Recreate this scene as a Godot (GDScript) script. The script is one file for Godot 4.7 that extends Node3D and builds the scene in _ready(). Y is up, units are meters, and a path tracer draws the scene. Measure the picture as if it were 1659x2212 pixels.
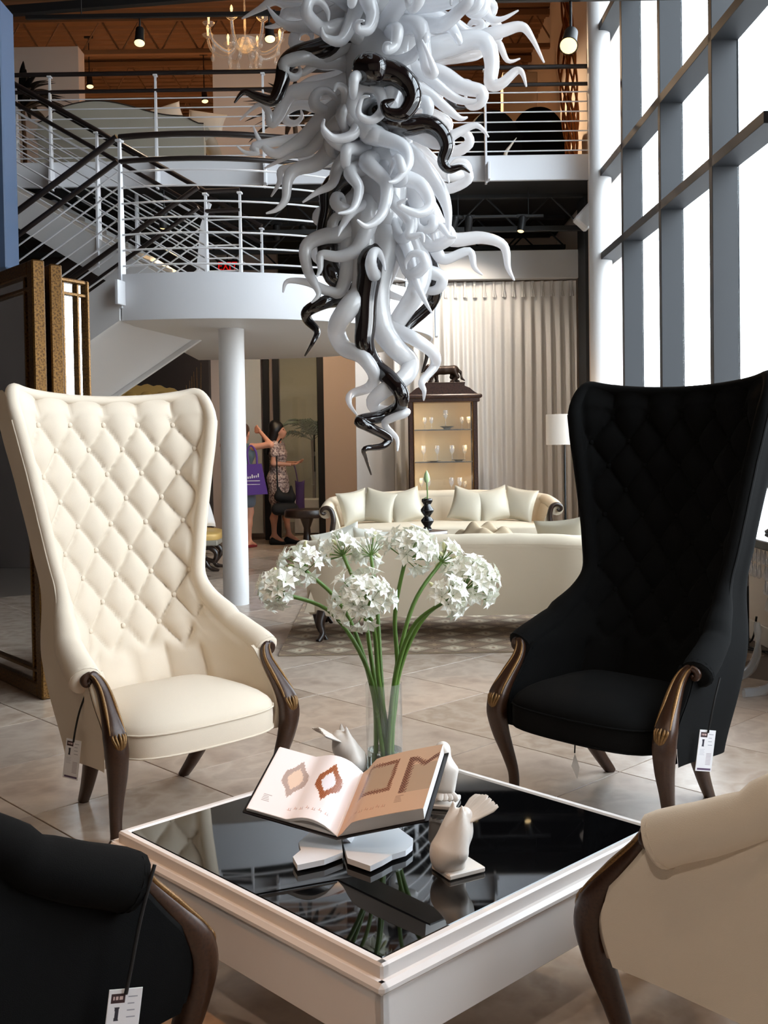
extends Node3D
# A furniture showroom: four tall wing chairs round a low table, a hanging glass sculpture, a stair landing and a mezzanine.
# Units are metres; the camera stands above the origin and looks along -z; the window wall runs along x = 2.62.

func _ready() -> void:
	# ---- camera
	var cam := Camera3D.new()
	cam.name = "camera"
	add_child(cam)
	cam.near = 0.05
	cam.far = 200.0
	cam.projection = Camera3D.PROJECTION_FRUSTUM
	cam.size = cam.near * 2212.0 / 2250.0
	cam.frustum_offset = Vector2(0, -cam.near * 92.1 / 2250.0)
	cam.transform = Transform3D(Basis(Vector3.RIGHT, deg_to_rad(-1.5)) * Basis(Vector3.BACK, deg_to_rad(-0.9)), Vector3(0, 1.45, 0))
	# ---- sky and exposure
	var env := Environment.new()
	env.background_mode = Environment.BG_SKY
	var sky := Sky.new()
	var sm := ProceduralSkyMaterial.new()
	sm.sky_top_color = Color(0.90, 0.955, 1.0)
	sm.sky_horizon_color = Color(0.97, 0.99, 1.0)
	sm.ground_horizon_color = Color(0.86, 0.90, 0.93)
	sm.ground_bottom_color = Color(0.62, 0.64, 0.66)
	sm.sky_energy_multiplier = 4.3
	sm.ground_energy_multiplier = 3.4
	sky.sky_material = sm
	env.sky = sky
	env.tonemap_mode = Environment.TONE_MAPPER_LINEAR
	env.tonemap_exposure = 0.375
	env.sdfgi_enabled = true
	env.ssao_enabled = true
	env.ssil_enabled = true
	var we := WorldEnvironment.new()
	we.name = "environment"
	we.environment = env
	add_child(we)
	make_materials()
	build_room()
	build_windows()
	build_floor()
	build_chairs()
	build_table()
	build_book()
	build_doves()
	build_flowers()
	build_tags()
	build_sculpture()
	build_landing()
	build_mezzanine()
	build_upstairs()
	build_lounge()
	build_back()
	build_people()
	build_left()
	build_right()
	build_lamps()

# ---------------------------------------------------------------- helpers
var mats := {}
var used := {}
var box_cache := {}

func numbered(n: String) -> String:
	if not used.has(n):
		used[n] = 0
		return n
	used[n] += 1
	return "%s_%03d" % [n, used[n]]

func mat(key: String, c: Color, rough := 0.6, metal := 0.0, spec := 0.5) -> StandardMaterial3D:
	if mats.has(key):
		return mats[key]
	var m := StandardMaterial3D.new()
	m.resource_name = key
	m.albedo_color = c
	m.roughness = rough
	m.metallic = metal
	m.metallic_specular = spec
	mats[key] = m
	return m

func rgb8(r: float, g: float, b: float, a := 1.0) -> Color:
	return Color(r / 255.0, g / 255.0, b / 255.0, a)

func noise_tex(seed_: int, freq: float, octaves: int, ramp: Array, size := 512, bump := false) -> NoiseTexture2D:
	var n := FastNoiseLite.new()
	n.seed = seed_
	n.frequency = freq
	n.noise_type = FastNoiseLite.TYPE_SIMPLEX_SMOOTH
	n.fractal_octaves = octaves
	var t := NoiseTexture2D.new()
	t.width = size
	t.height = size
	t.seamless = true
	t.noise = n
	if ramp.size():
		var g := Gradient.new()
		var offs := PackedFloat32Array()
		var cols := PackedColorArray()
		for r in ramp:
			offs.append(r[0])
			cols.append(r[1])
		g.offsets = offs
		g.colors = cols
		t.color_ramp = g
	if bump:
		t.as_normal_map = true
		t.bump_strength = 4.0
	return t

func tri(m: StandardMaterial3D, tex: Texture2D, scale: float, world := false) -> StandardMaterial3D:
	m.albedo_texture = tex
	m.uv1_triplanar = true
	m.uv1_world_triplanar = world
	m.uv1_scale = Vector3.ONE * scale
	return m

func relief(m: StandardMaterial3D, tex: Texture2D, h: float) -> StandardMaterial3D:
	m.heightmap_enabled = true
	m.heightmap_texture = tex
	m.heightmap_scale = h
	return m

# ---- nodes
func tag(o: Node3D, label: String, category: String, group := "", kind := "") -> Node3D:
	if label: o.set_meta("label", label)
	if category: o.set_meta("category", category)
	if group: o.set_meta("group", group)
	if kind: o.set_meta("kind", kind)
	return o

func thing(called: String, label: String, category: String, at := Vector3.ZERO, turn := 0.0, group := "") -> Node3D:
	var o := Node3D.new()
	o.name = numbered(called)
	add_child(o)
	o.position = at
	o.rotation.y = turn
	tag(o, label, category, group)
	return o

func part(parent: Node, called: String, mesh: Mesh, m: Material, at := Vector3.ZERO, label := "") -> MeshInstance3D:
	var o := MeshInstance3D.new()
	o.name = called
	o.mesh = mesh
	o.material_override = m
	o.position = at
	parent.add_child(o, true)
	if label: o.set_meta("label", label)
	return o

func partx(parent: Node, called: String, mesh: Mesh, m: Material, x: Transform3D) -> MeshInstance3D:
	var o := part(parent, called, mesh, m)
	o.transform = x
	return o

func single(called: String, mesh: Mesh, m: Material, label: String, category: String, at := Vector3.ZERO, turn := 0.0, group := "") -> MeshInstance3D:
	var o := MeshInstance3D.new()
	o.name = numbered(called)
	o.mesh = mesh
	o.material_override = m
	add_child(o)
	o.position = at
	o.rotation.y = turn
	tag(o, label, category, group)
	return o

func struct(called: String, mesh: Mesh, m: Material, at := Vector3.ZERO, label := "") -> MeshInstance3D:
	var o := MeshInstance3D.new()
	o.name = numbered(called)
	o.mesh = mesh
	o.material_override = m
	add_child(o)
	o.position = at
	o.set_meta("kind", "structure")
	if label: o.set_meta("label", label)
	return o

func tone(m: StandardMaterial3D, key: String, c: Color) -> StandardMaterial3D:
	if mats.has(key):
		return mats[key]
	var d: StandardMaterial3D = m.duplicate()
	d.resource_name = key
	d.albedo_color = c
	mats[key] = d
	return d

# ---- meshes
func arr_mesh(v: PackedVector3Array, n: PackedVector3Array, idx: PackedInt32Array, uv := PackedVector2Array()) -> ArrayMesh:
	var a := []
	a.resize(Mesh.ARRAY_MAX)
	a[Mesh.ARRAY_VERTEX] = v
	a[Mesh.ARRAY_NORMAL] = n
	if uv.size(): a[Mesh.ARRAY_TEX_UV] = uv
	a[Mesh.ARRAY_INDEX] = idx
	var m := ArrayMesh.new()
	m.add_surface_from_arrays(Mesh.PRIMITIVE_TRIANGLES, a)
	return m

# a smooth sheet through rows of points; outward is (along a row) x (from row to row)
func grid(rows: Array, wrap := false, flip := false, cap0 := false, cap1 := false) -> ArrayMesh:
	var nr := rows.size()
	var nc: int = rows[0].size()
	var v := PackedVector3Array()
	var uv := PackedVector2Array()
	for i in nr:
		v.append_array(rows[i])
		for j in nc:
			uv.append(Vector2(float(j) / (nc - 1), float(i) / (nr - 1)))
	var n := PackedVector3Array()
	n.resize(v.size())
	var idx := PackedInt32Array()
	var last := nc if wrap else nc - 1
	for i in nr - 1:
		for j in last:
			var a := i * nc + j
			var b := i * nc + (j + 1) % nc
			var c := (i + 1) * nc + (j + 1) % nc
			var d := (i + 1) * nc + j
			var nn := (v[c] - v[a]).cross(v[d] - v[b])
			if flip:
				nn = -nn
				idx.append_array(PackedInt32Array([a, b, c, a, c, d]))
			else:
				idx.append_array(PackedInt32Array([a, c, b, a, d, c]))
			n[a] += nn
			n[b] += nn
			n[c] += nn
			n[d] += nn
	for k in n.size():
		n[k] = n[k].normalized() if n[k].length_squared() > 1e-20 else Vector3.UP
	for cap in [[cap0, 0], [cap1, nr - 1]]:
		if cap[0]:
			var r: PackedVector3Array = rows[cap[1]]
			var mid := Vector3.ZERO
			for p in r:
				mid += p
			mid /= nc
			var other: PackedVector3Array = rows[1 if cap[1] == 0 else nr - 2]
			var away := Vector3.ZERO
			for j in nc:
				away += r[j] - other[j]
			var base := v.size()
			var nn := Vector3.ZERO
			for j in nc:
				nn += (r[j] - mid).cross(r[(j + 1) % nc] - mid)
			nn = nn.normalized()
			var turn_ := nn.dot(away) < 0
			if turn_:
				nn = -nn
			for p in r:
				v.append(p)
				n.append(nn)
				uv.append(Vector2.ZERO)
			v.append(mid)
			n.append(nn)
			uv.append(Vector2.ZERO)
			for j in nc:
				var x := base + j
				var y := base + (j + 1) % nc
				if turn_:
					idx.append_array(PackedInt32Array([base + nc, x, y]))
				else:
					idx.append_array(PackedInt32Array([base + nc, y, x]))
	return arr_mesh(v, n, idx, uv)

func join(list: Array) -> ArrayMesh:
	var v := PackedVector3Array()
	var n := PackedVector3Array()
	var uv := PackedVector2Array()
	var idx := PackedInt32Array()
	for e in list:
		var m: Mesh = e if e is Mesh else e[0]
		var x: Transform3D = Transform3D.IDENTITY if e is Mesh else e[1]
		var a := m.surface_get_arrays(0)
		var base := v.size()
		var flip := x.basis.determinant() < 0
		var nb := x.basis.inverse().transposed()
		for p in a[Mesh.ARRAY_VERTEX]:
			v.append(x * p)
		for p in a[Mesh.ARRAY_NORMAL]:
			n.append((nb * p).normalized())
		if a[Mesh.ARRAY_TEX_UV] != null and a[Mesh.ARRAY_TEX_UV].size():
			uv.append_array(a[Mesh.ARRAY_TEX_UV])
		else:
			for k in a[Mesh.ARRAY_VERTEX].size():
				uv.append(Vector2.ZERO)
		var ix: PackedInt32Array = a[Mesh.ARRAY_INDEX]
		for k in range(0, ix.size(), 3):
			if flip:
				idx.append_array(PackedInt32Array([base + ix[k], base + ix[k + 2], base + ix[k + 1]]))
			else:
				idx.append_array(PackedInt32Array([base + ix[k], base + ix[k + 1], base + ix[k + 2]]))
	return arr_mesh(v, n, idx, uv)

func moved(m: Mesh, x: Transform3D) -> ArrayMesh:
	return join([[m, x]])

func shift(x: float, y: float, z: float) -> Transform3D:
	return Transform3D(Basis.IDENTITY, Vector3(x, y, z))

func poly(v: PackedVector3Array, n: PackedVector3Array, idx: PackedInt32Array, pts: Array, out: Vector3) -> void:
	var nn: Vector3 = (pts[1] - pts[0]).cross(pts[2] - pts[0]).normalized()
	var turn_ := nn.dot(out) < 0
	if turn_:
		nn = -nn
	var base := v.size()
	for p in pts:
		v.append(p)
		n.append(nn)
	for k in range(1, pts.size() - 1):
		if turn_:
			idx.append_array(PackedInt32Array([base, base + k, base + k + 1]))
		else:
			idx.append_array(PackedInt32Array([base, base + k + 1, base + k]))

# a box with chamfered edges
func box(sx: float, sy: float, sz: float, b := 0.004) -> ArrayMesh:
	var key := "%.4f %.4f %.4f %.4f" % [sx, sy, sz, b]
	if box_cache.has(key):
		return box_cache[key]
	var h := Vector3(sx, sy, sz) / 2.0
	b = minf(b, minf(h.x, minf(h.y, h.z)) * 0.9)
	var at := func(s: Vector3, axis: int) -> Vector3:
		var p := s * (h - Vector3.ONE * b)
		p[axis] = s[axis] * h[axis]
		return p
	var v := PackedVector3Array()
	var n := PackedVector3Array()
	var idx := PackedInt32Array()
	for a in 3:
		var u := (a + 1) % 3
		var w := (a + 2) % 3
		for sg in [-1.0, 1.0]:
			var pts := []
			for q in [[-1.0, -1.0], [1.0, -1.0], [1.0, 1.0], [-1.0, 1.0]]:
				var s := Vector3.ZERO
				s[a] = sg
				s[u] = q[0]
				s[w] = q[1]
				pts.append(at.call(s, a))
			var o := Vector3.ZERO
			o[a] = sg
			poly(v, n, idx, pts, o)
		for q in [[-1.0, -1.0], [1.0, -1.0], [1.0, 1.0], [-1.0, 1.0]]:
			var s0 := Vector3.ZERO
			s0[u] = q[0]
			s0[w] = q[1]
			var s1 := s0
			s0[a] = -1.0
			s1[a] = 1.0
			var o2 := Vector3.ZERO
			o2[u] = q[0]
			o2[w] = q[1]
			poly(v, n, idx, [at.call(s0, u), at.call(s1, u), at.call(s1, w), at.call(s0, w)], o2)
	for x in [-1.0, 1.0]:
		for y in [-1.0, 1.0]:
			for z in [-1.0, 1.0]:
				var s := Vector3(x, y, z)
				poly(v, n, idx, [at.call(s, 0), at.call(s, 1), at.call(s, 2)], s)
	var m := arr_mesh(v, n, idx)
	box_cache[key] = m
	return m

# outline in x,y pulled along z, centred
func prism(outline: PackedVector2Array, depth: float, smooth := false) -> ArrayMesh:
	if not Geometry2D.is_polygon_clockwise(outline):
		outline = outline.duplicate()
		outline.reverse()
	var v := PackedVector3Array()
	var n := PackedVector3Array()
	var idx := PackedInt32Array()
	var t := Geometry2D.triangulate_polygon(outline)
	for side in [-1.0, 1.0]:
		var base := v.size()
		for p in outline:
			v.append(Vector3(p.x, p.y, side * depth / 2))
			n.append(Vector3(0, 0, side))
		for k in range(0, t.size(), 3):
			var a := outline[t[k]]
			var bb := outline[t[k + 1]]
			var c := outline[t[k + 2]]
			var ccw := (bb - a).cross(c - a) > 0
			if ccw == (side > 0):
				idx.append_array(PackedInt32Array([base + t[k], base + t[k + 2], base + t[k + 1]]))
			else:
				idx.append_array(PackedInt32Array([base + t[k], base + t[k + 1], base + t[k + 2]]))
	var m := outline.size()
	for k in m:
		var a := outline[k]
		var bb := outline[(k + 1) % m]
		var e := (bb - a)
		var o := Vector3(-e.y, e.x, 0)
		poly(v, n, idx, [Vector3(a.x, a.y, -depth / 2), Vector3(bb.x, bb.y, -depth / 2), Vector3(bb.x, bb.y, depth / 2), Vector3(a.x, a.y, depth / 2)], o)
	return arr_mesh(v, n, idx)

# profile (radius, height) from bottom to top turned about y
func lathe(profile: Array, sides := 24) -> ArrayMesh:
	var rows := []
	for p in profile:
		var r := PackedVector3Array()
		for j in sides:
			var a := TAU * j / sides
			r.append(Vector3(p[0] * cos(a), p[1], -p[0] * sin(a)))
		rows.append(r)
	return grid(rows, true, false, profile[0][0] > 1e-4, profile[-1][0] > 1e-4)

func smooth_path(pts: Array, per := 6) -> PackedVector3Array:
	var out := PackedVector3Array()
	var n := pts.size()
	for i in n - 1:
		var p0: Vector3 = pts[maxi(i - 1, 0)]
		var p1: Vector3 = pts[i]
		var p2: Vector3 = pts[i + 1]
		var p3: Vector3 = pts[mini(i + 2, n - 1)]
		for k in per:
			var t := float(k) / per
			out.append(p1.cubic_interpolate(p2, p0, p3, t))
	out.append(pts[n - 1])
	return out

func lerp_list(list: Array, t: float) -> float:
	var f := clampf(t, 0, 1) * (list.size() - 1)
	var i := mini(int(f), list.size() - 2)
	return lerpf(list[i], list[i + 1], f - i)

# look-up in [[x, value], ...] with smooth steps
func curve_at(list: Array, x: float) -> float:
	if x <= list[0][0]: return list[0][1]
	for i in list.size() - 1:
		if x <= list[i + 1][0]:
			var a: Array = list[i]
			var b: Array = list[i + 1]
			var p: float = list[maxi(i - 1, 0)][1]
			var q: float = list[mini(i + 2, list.size() - 1)][1]
			var t: float = (x - a[0]) / (b[0] - a[0])
			return cubic_interpolate(a[1], b[1], p, q, t)
	return list[-1][1]

# tube along a path; radii is a list spread along it; flat squashes the section along its second axis
func tube(path: PackedVector3Array, radii: Array, sides := 10, flat := 1.0, hint := Vector3.ZERO, square := 0.0, caps := true) -> ArrayMesh:
	var rows := []
	var n := path.size()
	var nrm := Vector3.ZERO
	for i in n:
		var t := (path[mini(i + 1, n - 1)] - path[maxi(i - 1, 0)]).normalized()
		if i == 0:
			nrm = hint if hint != Vector3.ZERO else (Vector3.UP if absf(t.y) < 0.9 else Vector3.RIGHT)
		elif hint != Vector3.ZERO:
			nrm = hint
		nrm = (nrm - t * nrm.dot(t))
		nrm = nrm.normalized() if nrm.length() > 1e-6 else t.cross(Vector3(0.3, 0.5, 0.8)).normalized()
		var b := t.cross(nrm)
		var r := lerp_list(radii, float(i) / (n - 1))
		var row := PackedVector3Array()
		for j in sides:
			var a := TAU * j / sides
			var c := cos(a)
			var s := sin(a)
			if square > 0:
				var k := 1.0 / pow(pow(absf(c), 2.0 + square) + pow(absf(s), 2.0 + square), 1.0 / (2.0 + square))
				c *= k
				s *= k
			row.append(path[i] + nrm * (c * r) + b * (s * r * flat))
		rows.append(row)
	return grid(rows, true, false, caps, caps)

func rod(a: Vector3, b: Vector3, r: float, sides := 8) -> ArrayMesh:
	return tube(PackedVector3Array([a, b]), [r, r], sides)

# beam of rectangular section between two points, w across (horizontal) and h upright
func beam(a: Vector3, b: Vector3, w: float, h: float) -> ArrayMesh:
	var l := (b - a).length()
	var z := (b - a).normalized()
	var x := Vector3.UP.cross(z)
	x = x.normalized() if x.length() > 1e-4 else Vector3.RIGHT
	var y := z.cross(x)
	return moved(box(w, h, l, 0.003), Transform3D(Basis(x, y, z), (a + b) / 2))

func ball(rx: float, ry: float, rz: float, n := 12) -> ArrayMesh:
	var prof := []
	for i in n + 1:
		var a := PI * i / n - PI / 2
		prof.append([maxf(cos(a), 0.0), sin(a)])
	return moved(lathe(prof, n * 2), Transform3D(Basis.from_scale(Vector3(rx, ry, rz)), Vector3.ZERO))

# a body as one skin: bones are [a, b, radius at a, radius at b], joined smoothly
func skin(bones: Array, cell: float, soft := 60.0) -> ArrayMesh:
	var lo := Vector3.ONE * 1e9
	var hi := -lo
	for b in bones:
		var r: float = maxf(b[2], b[3]) + cell * 3 + 2.0 / soft
		for p in [b[0], b[1]]:
			lo = lo.min(p - Vector3.ONE * r)
			hi = hi.max(p + Vector3.ONE * r)
	var dims := Vector3i(((hi - lo) / cell).ceil()) + Vector3i.ONE
	var acc := PackedFloat32Array()
	acc.resize(dims.x * dims.y * dims.z)
	var sy := dims.x
	var sz := dims.x * dims.y
	for b in bones:
		var a: Vector3 = b[0]
		var ab: Vector3 = b[1] - b[0]
		var ra: float = b[2]
		var rb: float = b[3]
		var l2 := maxf(ab.length_squared(), 1e-9)
		var m := maxf(ra, rb) + cell * 2 + 2.0 / soft
		var l := Vector3i(((a.min(b[1]) - Vector3.ONE * m - lo) / cell).floor()).clamp(Vector3i.ZERO, dims - Vector3i.ONE)
		var h := Vector3i(((a.max(b[1]) + Vector3.ONE * m - lo) / cell).ceil()).clamp(Vector3i.ZERO, dims - Vector3i.ONE)
		for z in range(l.z, h.z + 1):
			for y in range(l.y, h.y + 1):
				var row := z * sz + y * sy
				for x in range(l.x, h.x + 1):
					var p := lo + Vector3(x, y, z) * cell - a
					var t := clampf(p.dot(ab) / l2, 0, 1)
					var d := (p - ab * t).length() - lerpf(ra, rb, t)
					if d < m:
						acc[row + x] += exp(-d * soft)
	var v := PackedVector3Array()
	var idx := PackedInt32Array()
	var cells := PackedInt32Array()
	cells.resize(acc.size())
	cells.fill(-1)
	var corner := PackedInt32Array()
	for k in 8:
		corner.append((k & 1) + ((k >> 1) & 1) * sy + ((k >> 2) & 1) * sz)
	for z in dims.z - 1:
		for y in dims.y - 1:
			var row := z * sz + y * sy
			for x in dims.x - 1:
				var base := row + x
				var inside := 0
				for k in 8:
					if acc[base + corner[k]] > 1.0:
						inside += 1
				if inside == 0 or inside == 8:
					continue
				var sum := Vector3.ZERO
				var cnt := 0
				for k in 8:
					for ax in 3:
						if (k >> ax) & 1: continue
						var k2 := k | (1 << ax)
						var f0 := -log(maxf(acc[base + corner[k]], 1e-9))
						var f1 := -log(maxf(acc[base + corner[k2]], 1e-9))
						if (f0 < 0) != (f1 < 0):
							var p := Vector3(k & 1, (k >> 1) & 1, (k >> 2) & 1)
							p[ax] = f0 / (f0 - f1)
							sum += p
							cnt += 1
				cells[base] = v.size()
				v.append(lo + (Vector3(x, y, z) + sum / maxi(cnt, 1)) * cell)
	var n := PackedVector3Array()
	n.resize(v.size())
	var steps := [1, sy, sz]
	for z in range(1, dims.z - 1):
		for y in range(1, dims.y - 1):
			for x in range(1, dims.x - 1):
				var base := z * sz + y * sy + x
				var i0 := acc[base] > 1.0
				for ax in 3:
					if i0 == (acc[base + steps[ax]] > 1.0): continue
					var u: int = steps[(ax + 1) % 3]
					var w: int = steps[(ax + 2) % 3]
					var q := [cells[base], cells[base - u], cells[base - u - w], cells[base - w]]
					if q.min() < 0: continue
					var nn := (v[q[2]] - v[q[0]]).cross(v[q[3]] - v[q[1]])
					var dir := Vector3.ZERO
					dir[ax] = 1.0 if i0 else -1.0
					if nn.dot(dir) < 0:
						nn = -nn
						idx.append_array(PackedInt32Array([q[0], q[1], q[2], q[0], q[2], q[3]]))
					else:
						idx.append_array(PackedInt32Array([q[0], q[2], q[1], q[0], q[3], q[2]]))
					for k in q:
						n[k] += nn
	for k in n.size():
		n[k] = n[k].normalized()
	return arr_mesh(v, n, idx)

func text_mesh(s: String, size: float, depth := 0.002, font_name := "Droid Sans") -> TextMesh:
	var t := TextMesh.new()
	var f := SystemFont.new()
	f.font_names = PackedStringArray([font_name])
	t.font = f
	t.text = s
	t.font_size = 32
	t.pixel_size = size / 32.0
	t.depth = depth
	return t

# ---------------------------------------------------------------- materials
var stone_tex: Texture2D
var cloth_bump: Texture2D
var soft_noise: Texture2D
var wood_tex: Texture2D

func make_materials() -> void:
	stone_tex = noise_tex(3, 0.006, 6, [[0.0, rgb8(150, 132, 118)], [0.35, rgb8(184, 168, 154)], [0.55, rgb8(196, 182, 168)], [0.72, rgb8(176, 160, 146)], [1.0, rgb8(205, 194, 182)]], 1024)
	cloth_bump = noise_tex(5, 0.12, 3, [], 512)
	soft_noise = noise_tex(9, 0.02, 5, [[0.0, Color(0.75, 0.75, 0.75)], [1.0, Color(1, 1, 1)]], 512)
	wood_tex = noise_tex(11, 0.03, 5, [[0.0, Color(0.35, 0.3, 0.28)], [0.45, Color(0.8, 0.78, 0.75)], [1.0, Color(1, 1, 1)]], 512)
	var patina := noise_tex(13, 0.05, 4, [[0.0, Color(0.5, 0.45, 0.4)], [0.4, Color(0.85, 0.83, 0.8)], [1.0, Color(1, 1, 1)]], 512)
	mat("white_paint", rgb8(226, 226, 226), 0.45)
	mat("white_steel", rgb8(228, 230, 234), 0.35)
	mat("grout", rgb8(104, 92, 82), 0.8)
	tri(mat("stone", Color(1, 1, 1), 0.3), stone_tex, 0.45)
	var sc := [Color(0.95, 0.93, 0.91), Color(1, 0.98, 0.96), Color(0.98, 0.95, 0.92), Color(0.93, 0.92, 0.91), Color(1.0, 0.98, 0.96)]
	for k in sc.size():
		var m := tone(mats["stone"], "stone_%d" % k, sc[k])
		m.uv1_offset = Vector3(k * 0.37, k * 0.21, k * 0.53)
		m.roughness = 0.2 + 0.04 * k
	relief(mat("cream_fabric", rgb8(226, 211, 191), 0.85, 0.0, 0.3), cloth_bump, 0.05).uv1_triplanar = true
	mats["cream_fabric"].uv1_scale = Vector3.ONE * 6.0
	mats["cream_fabric"].rim_enabled = true
	mats["cream_fabric"].rim = 0.2
	relief(mat("black_fabric", rgb8(13, 13, 13), 0.95, 0.0, 0.2), cloth_bump, 0.05).uv1_triplanar = true
	mats["black_fabric"].uv1_scale = Vector3.ONE * 6.0
	mats["black_fabric"].rim_enabled = true
	mats["black_fabric"].rim = 0.05
	tri(mat("gilt_wood", rgb8(66, 40, 24), 0.34, 0.25, 0.55), patina, 4.0)
	tri(mat("gilding", rgb8(138, 104, 62), 0.36, 0.6), patina, 6.0)
	tri(mat("dark_wood", rgb8(52, 34, 24), 0.3, 0.0, 0.6), wood_tex, 2.0)
	mat("black_metal", rgb8(22, 22, 23), 0.5, 0.2)
	mat("rail_brown", rgb8(36, 29, 28), 0.35)
	mat("black_paint", rgb8(10, 10, 11), 0.8)
	mat("window_metal", rgb8(42, 45, 49), 0.55, 0.0)
	mat("cream_wall", rgb8(222, 208, 196), 0.75)
	mat("warm_wall", rgb8(214, 198, 178), 0.8)
	var gl := mat("pane", Color(0.97, 1, 1, 0.06), 0.02)
	gl.transparency = BaseMaterial3D.TRANSPARENCY_ALPHA
	var cg := mat("clear_glass", Color(1, 1, 1, 0.05), 0.02)
	cg.transparency = BaseMaterial3D.TRANSPARENCY_ALPHA
	mat("mirror", rgb8(235, 238, 240), 0.02, 1.0)
	tri(mat("old_gold", rgb8(132, 96, 46), 0.38, 0.65), wood_tex, 4.0)
	mat("paper", rgb8(238, 236, 234), 0.7)

# ---------------------------------------------------------------- the room
func build_room() -> void:
	var w: Material = mats["cream_wall"]
	# walls that close the hall
	struct("wall_left", box(0.2, 8.2, 32.0), mat("taupe_left", rgb8(62, 52, 46), 0.8), Vector3(-8.1, 4.1, -11.0))  # out of view, toned dark so the gilt mirrors reflect dark
	struct("wall_rear", box(11.4, 8.2, 0.2), mats["warm_wall"], Vector3(-2.6, 4.1, 5.1))
	struct("wall_far", box(11.4, 8.2, 0.2), mat("umber_wall", rgb8(92, 60, 38), 0.8), Vector3(-2.6, 4.1, -27.1))
	# roof deck: brown corrugated metal on joists
	var deck := mat("deck_brown", rgb8(122, 90, 64), 0.6)
	var prof := PackedVector2Array()
	var zz := -27.0
	while zz < 5.0:
		prof.append(Vector2(zz, 8.0))
		prof.append(Vector2(zz + 0.07, 8.0))
		prof.append(Vector2(zz + 0.10, 8.05))
		prof.append(Vector2(zz + 0.17, 8.05))
		zz += 0.2
	prof.append(Vector2(5.0, 8.0))
	prof.append(Vector2(5.0, 8.3))
	prof.append(Vector2(-27.0, 8.3))
	var ceil_ := struct("ceiling", moved(prism(prof, 11.4), Transform3D(Basis(Vector3.UP, -PI / 2), Vector3(-2.6, 0, 0)) ), deck)
	ceil_.set_meta("label", "brown corrugated metal roof deck")
	for k in 9:
		var z := -25.5 + k * 1.9
		var j := []
		j.append(moved(box(10.8, 0.09, 0.1), shift(0, 0.25, 0)))
		j.append(moved(box(10.8, 0.07, 0.08), shift(0, -0.25, 0)))
		for q in 18:
			var x := -5.4 + q * 0.6
			j.append(rod(Vector3(x, -0.25, 0), Vector3(x + 0.3, 0.25, 0), 0.014, 6))
			j.append(rod(Vector3(x + 0.3, 0.25, 0), Vector3(x + 0.6, -0.25, 0), 0.014, 6))
		part(ceil_, "joist", join(j), deck, Vector3(-2.7, 7.68, z))
	# end of the blue wall at the left
	struct("wall_blue", box(0.5, 2.1, 0.3, 0.01), mat("blue_wall", rgb8(70, 90, 118), 0.6), Vector3(-3.2, 3.92, -8.4), "slate blue wall end high on the left")

func build_floor() -> void:
	var f := struct("floor", box(11.4, 0.2, 32.0), mats["grout"], Vector3(-2.6, -0.106, -11.0))
	f.set_meta("label", "polished stone tile floor laid on the diagonal")
	var s := 0.68
	var a := deg_to_rad(43.6)
	var ux := Vector3(cos(a), 0, -sin(a))
	var uz := Vector3(sin(a), 0, cos(a))
	var o := Vector3(1.004, 0, -4.497)
	var tile := box(s - 0.005, 0.02, s - 0.005, 0.0015)
	var rng := RandomNumberGenerator.new()
	rng.seed = 4
	var list := []
	for i in range(-26, 26):
		for j in range(-26, 26):
			var p := o + ux * ((i + 0.5) * s) + uz * ((j + 0.5) * s)
			if p.x < -6.0 or p.x > 2.2 + 0.0 or p.z > 1.6 or p.z < -16.2: continue
			list.append(p)
	# the tiles that show, nearest first, one by one; the others joined
	var seen := []
	var rest := []
	for p in list:
		if p.z < -1.2 and absf(p.x) < 0.42 * -p.z + 0.6:
			seen.append(p)
		else:
			rest.append(p)
	seen.sort_custom(func(u, v): return u.z > v.z)
	var b := Basis(ux, Vector3.UP, uz)
	var k := 0
	for p in seen:
		var m: Material = mats["stone_%d" % rng.randi_range(0, 4)]
		if k >= 298:
			rest.append(p)
			continue
		partx(f, "tile", tile, m, Transform3D(b, p + Vector3(0, 0.096, 0) - f.position - Vector3(0, 0.106, 0) + Vector3(0, 0, 0)))
		k += 1
	var mm := MultiMesh.new()
	mm.transform_format = MultiMesh.TRANSFORM_3D
	mm.mesh = tile
	mm.instance_count = rest.size()
	for q in rest.size():
		mm.set_instance_transform(q, Transform3D(b, rest[q] + Vector3(0, -0.01, 0) - f.position))
	var mi := MultiMeshInstance3D.new()
	mi.name = "outer_tiles"
	mi.multimesh = mm
	mi.material_override = mats["stone_1"]
	mi.set_meta("kind", "stuff")
	f.add_child(mi)

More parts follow.
